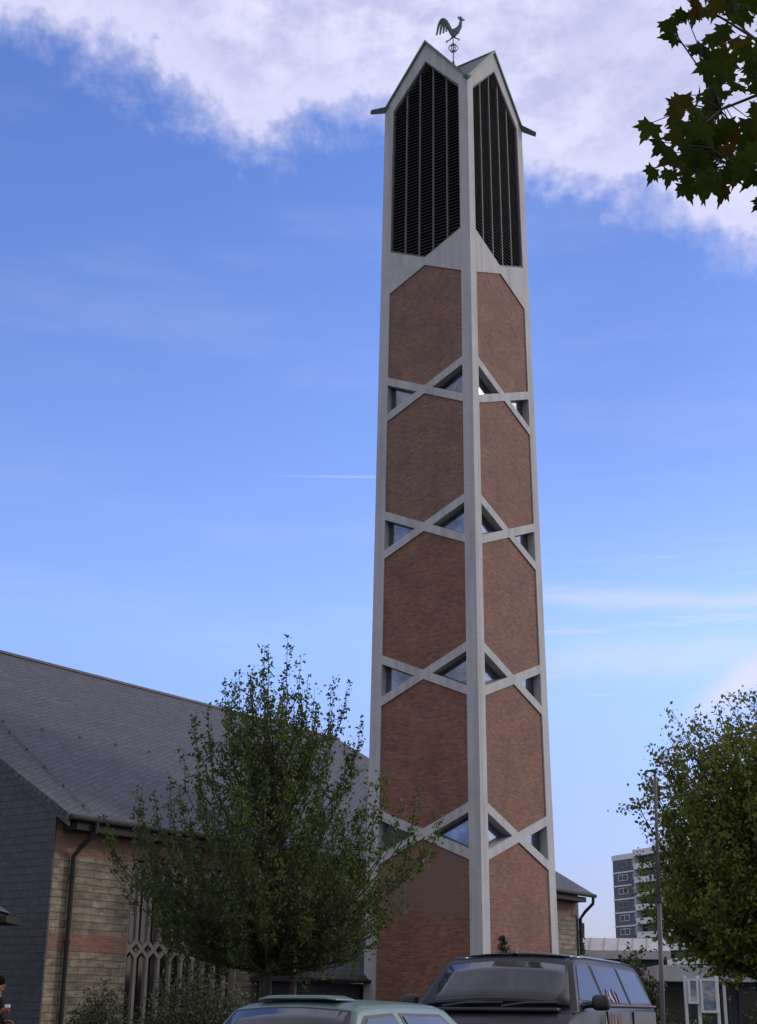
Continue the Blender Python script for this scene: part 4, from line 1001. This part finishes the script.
# ------------------------------------------------------------------ person at the left edge
pr = thing('person', 'dark-haired person in black jacket at the left edge holding a small red and white item', 'person', (-6.07, 24.0, 0), None, False, 0)
def skin(name, verts, edges, radii, mat, parent, lev=2):
    me = bpy.data.meshes.new(name); me.from_pydata(verts, edges, []); o = bpy.data.objects.new(name, me); COL.objects.link(o)
    o.parent = parent; me.materials.append(mat); m_ = o.modifiers.new('skin', 'SKIN'); m_.use_smooth_shade = True
    for i, r_ in enumerate(radii): me.skin_vertices[0].data[i].radius = (r_, r_) if not hasattr(r_, '__len__') else r_
    me.skin_vertices[0].data[0].use_root = True
    s_ = o.modifiers.new('sub', 'SUBSURF'); s_.levels = lev; s_.render_levels = lev; return o
# facing +x; pelvis root
V = [(0, 0, .95), (0, 0, 1.12), (0, 0, 1.32), (.0, 0, 1.44), (.02, 0, 1.53), (.035, 0, 1.60), (.045, 0, 1.70),
     (0, .10, .92), (.03, .11, .50), (-.02, .11, .09), (.10, .12, .04), (0, -.10, .92), (.02, -.11, .50), (-.08, -.11, .09), (.05, -.12, .04),
     (0, .19, 1.41), (-.02, .24, 1.16), (.16, .18, 1.10), (0, -.19, 1.41), (.0, -.25, 1.17), (.17, -.16, 1.28)]
Ed = [(0, 1), (1, 2), (2, 3), (3, 4), (4, 5), (5, 6), (0, 7), (7, 8), (8, 9), (9, 10), (0, 11), (11, 12), (12, 13), (13, 14), (3, 15), (15, 16), (16, 17), (3, 18), (18, 19), (19, 20)]
Ra = [(.12, .15), (.11, .14), (.12, .16), (.09, .10), .055, (.09, .075), (.095, .075), .085, .058, .042, .04, .085, .058, .042, .04, .06, .045, .032, .06, .045, .032]
skin('body', V, Ed, Ra, M['skin'], pr)
# jacket and trousers a little larger than the body
skin('jacket', [(0, 0, .92), (0, 0, 1.12), (0, 0, 1.32), (.015, 0, 1.53), (0, .19, 1.42), (-.02, .25, 1.16), (.14, .18, 1.10), (0, -.19, 1.42), (0, -.26, 1.17), (.14, -.18, 1.26)],
     [(0, 1), (1, 2), (2, 3), (3, 4), (4, 5), (5, 6), (3, 7), (7, 8), (8, 9)], [(.15, .18), (.14, .17), (.15, .19), (.075, .085), .085, .068, .052, .085, .068, .052], M['jacket'], pr)
skin('trousers', [(0, 0, .96), (0, .10, .92), (.03, .11, .50), (-.02, .11, .12), (0, -.10, .92), (.02, -.11, .50), (-.08, -.11, .12)], [(0, 1), (1, 2), (2, 3), (0, 4), (4, 5), (5, 6)], [(.14, .16), .11, .08, .065, .11, .08, .065], M['trousers'], pr)
for y in (.115, -.115):
    b = bmesh.new(); x0 = 0 if y > 0 else -.06; box(b, x0 - .09, x0 + .19, y - .05, y + .05, 0, .10); bevel(obj('shoe', b, M['plastic'], pr, True), .03, 3)
def ell(bm, c_, r_, seg=14, cut=None):
    bmesh.ops.create_uvsphere(bm, u_segments=seg, v_segments=seg, radius=1, matrix=Matrix.Translation(c_) @ Matrix.Diagonal((*r_, 1)))
b = bmesh.new(); ell(b, (.01, 0, 1.725), (.118, .098, .105)); ell(b, (-.035, 0, 1.66), (.085, .092, .10)); ell(b, (.07, 0, 1.745), (.062, .075, .06)); obj('hair', b, M['hair'], pr, True)
b = bmesh.new(); ell(b, (.075, 0, 1.655), (.045, .055, .075)); ell(b, (.122, 0, 1.655), (.022, .014, .024)); ell(b, (.10, 0, 1.605), (.03, .03, .02)); ell(b, (.0, .083, 1.665), (.018, .012, .03)); ell(b, (.0, -.083, 1.665), (.018, .012, .03)); obj('face', b, M['skin'], pr, True)
b = bmesh.new()
for y in (.028, -.028): ell(b, (.113, y, 1.672), (.008, .01, .006), 8)
obj('eyes', b, M['hair'], pr, True)
for side, hx, hz in ((-1, .17, 1.285), (1, .16, 1.10)):
    y0 = side * .17
    b = bmesh.new(); tube(b, [(hx - .03, y0, hz), (hx + .03, y0, hz + .01), (hx + .075, y0, hz + .012)], [.026, .036, .03], 8)
    for j, L in enumerate((.062, .072, .068, .05)):
        yy = y0 + (j - 1.5) * .018; p = Vector((hx + .07, yy, hz + .015)); tube(b, [p, p + Vector((L * .45, 0, .002)), p + Vector((L * .7, 0, -.022)), p + Vector((L * .6, 0, -.04))], [.010, .009, .008, .006], 6)
    tube(b, [(hx + .02, y0 - side * .03, hz + .015), (hx + .06, y0 - side * .045, hz + .03), (hx + .09, y0 - side * .035, hz + .03)], [.012, .010, .007], 6)
    obj('hand', b, M['skin'], pr, True)
pk = thing('small_carton', 'small red and white carton held in the hand of the person at left', 'carton', (-6.07 + .275, 24 - .17, 1.25))
b = bmesh.new(); box(b, -5.86, -5.79, 23.80, 23.86, 1.285, 1.375); bevel(obj('box', b, M['lamp_red'], pk), .004)
b = bmesh.new(); box(b, -5.862, -5.788, 23.798, 23.862, 1.33, 1.378); bevel(obj('lid', b, M['plate'], pk), .004)

for o in list(bpy.data.objects):
    if '_wc' in o.keys(): del o['_wc']
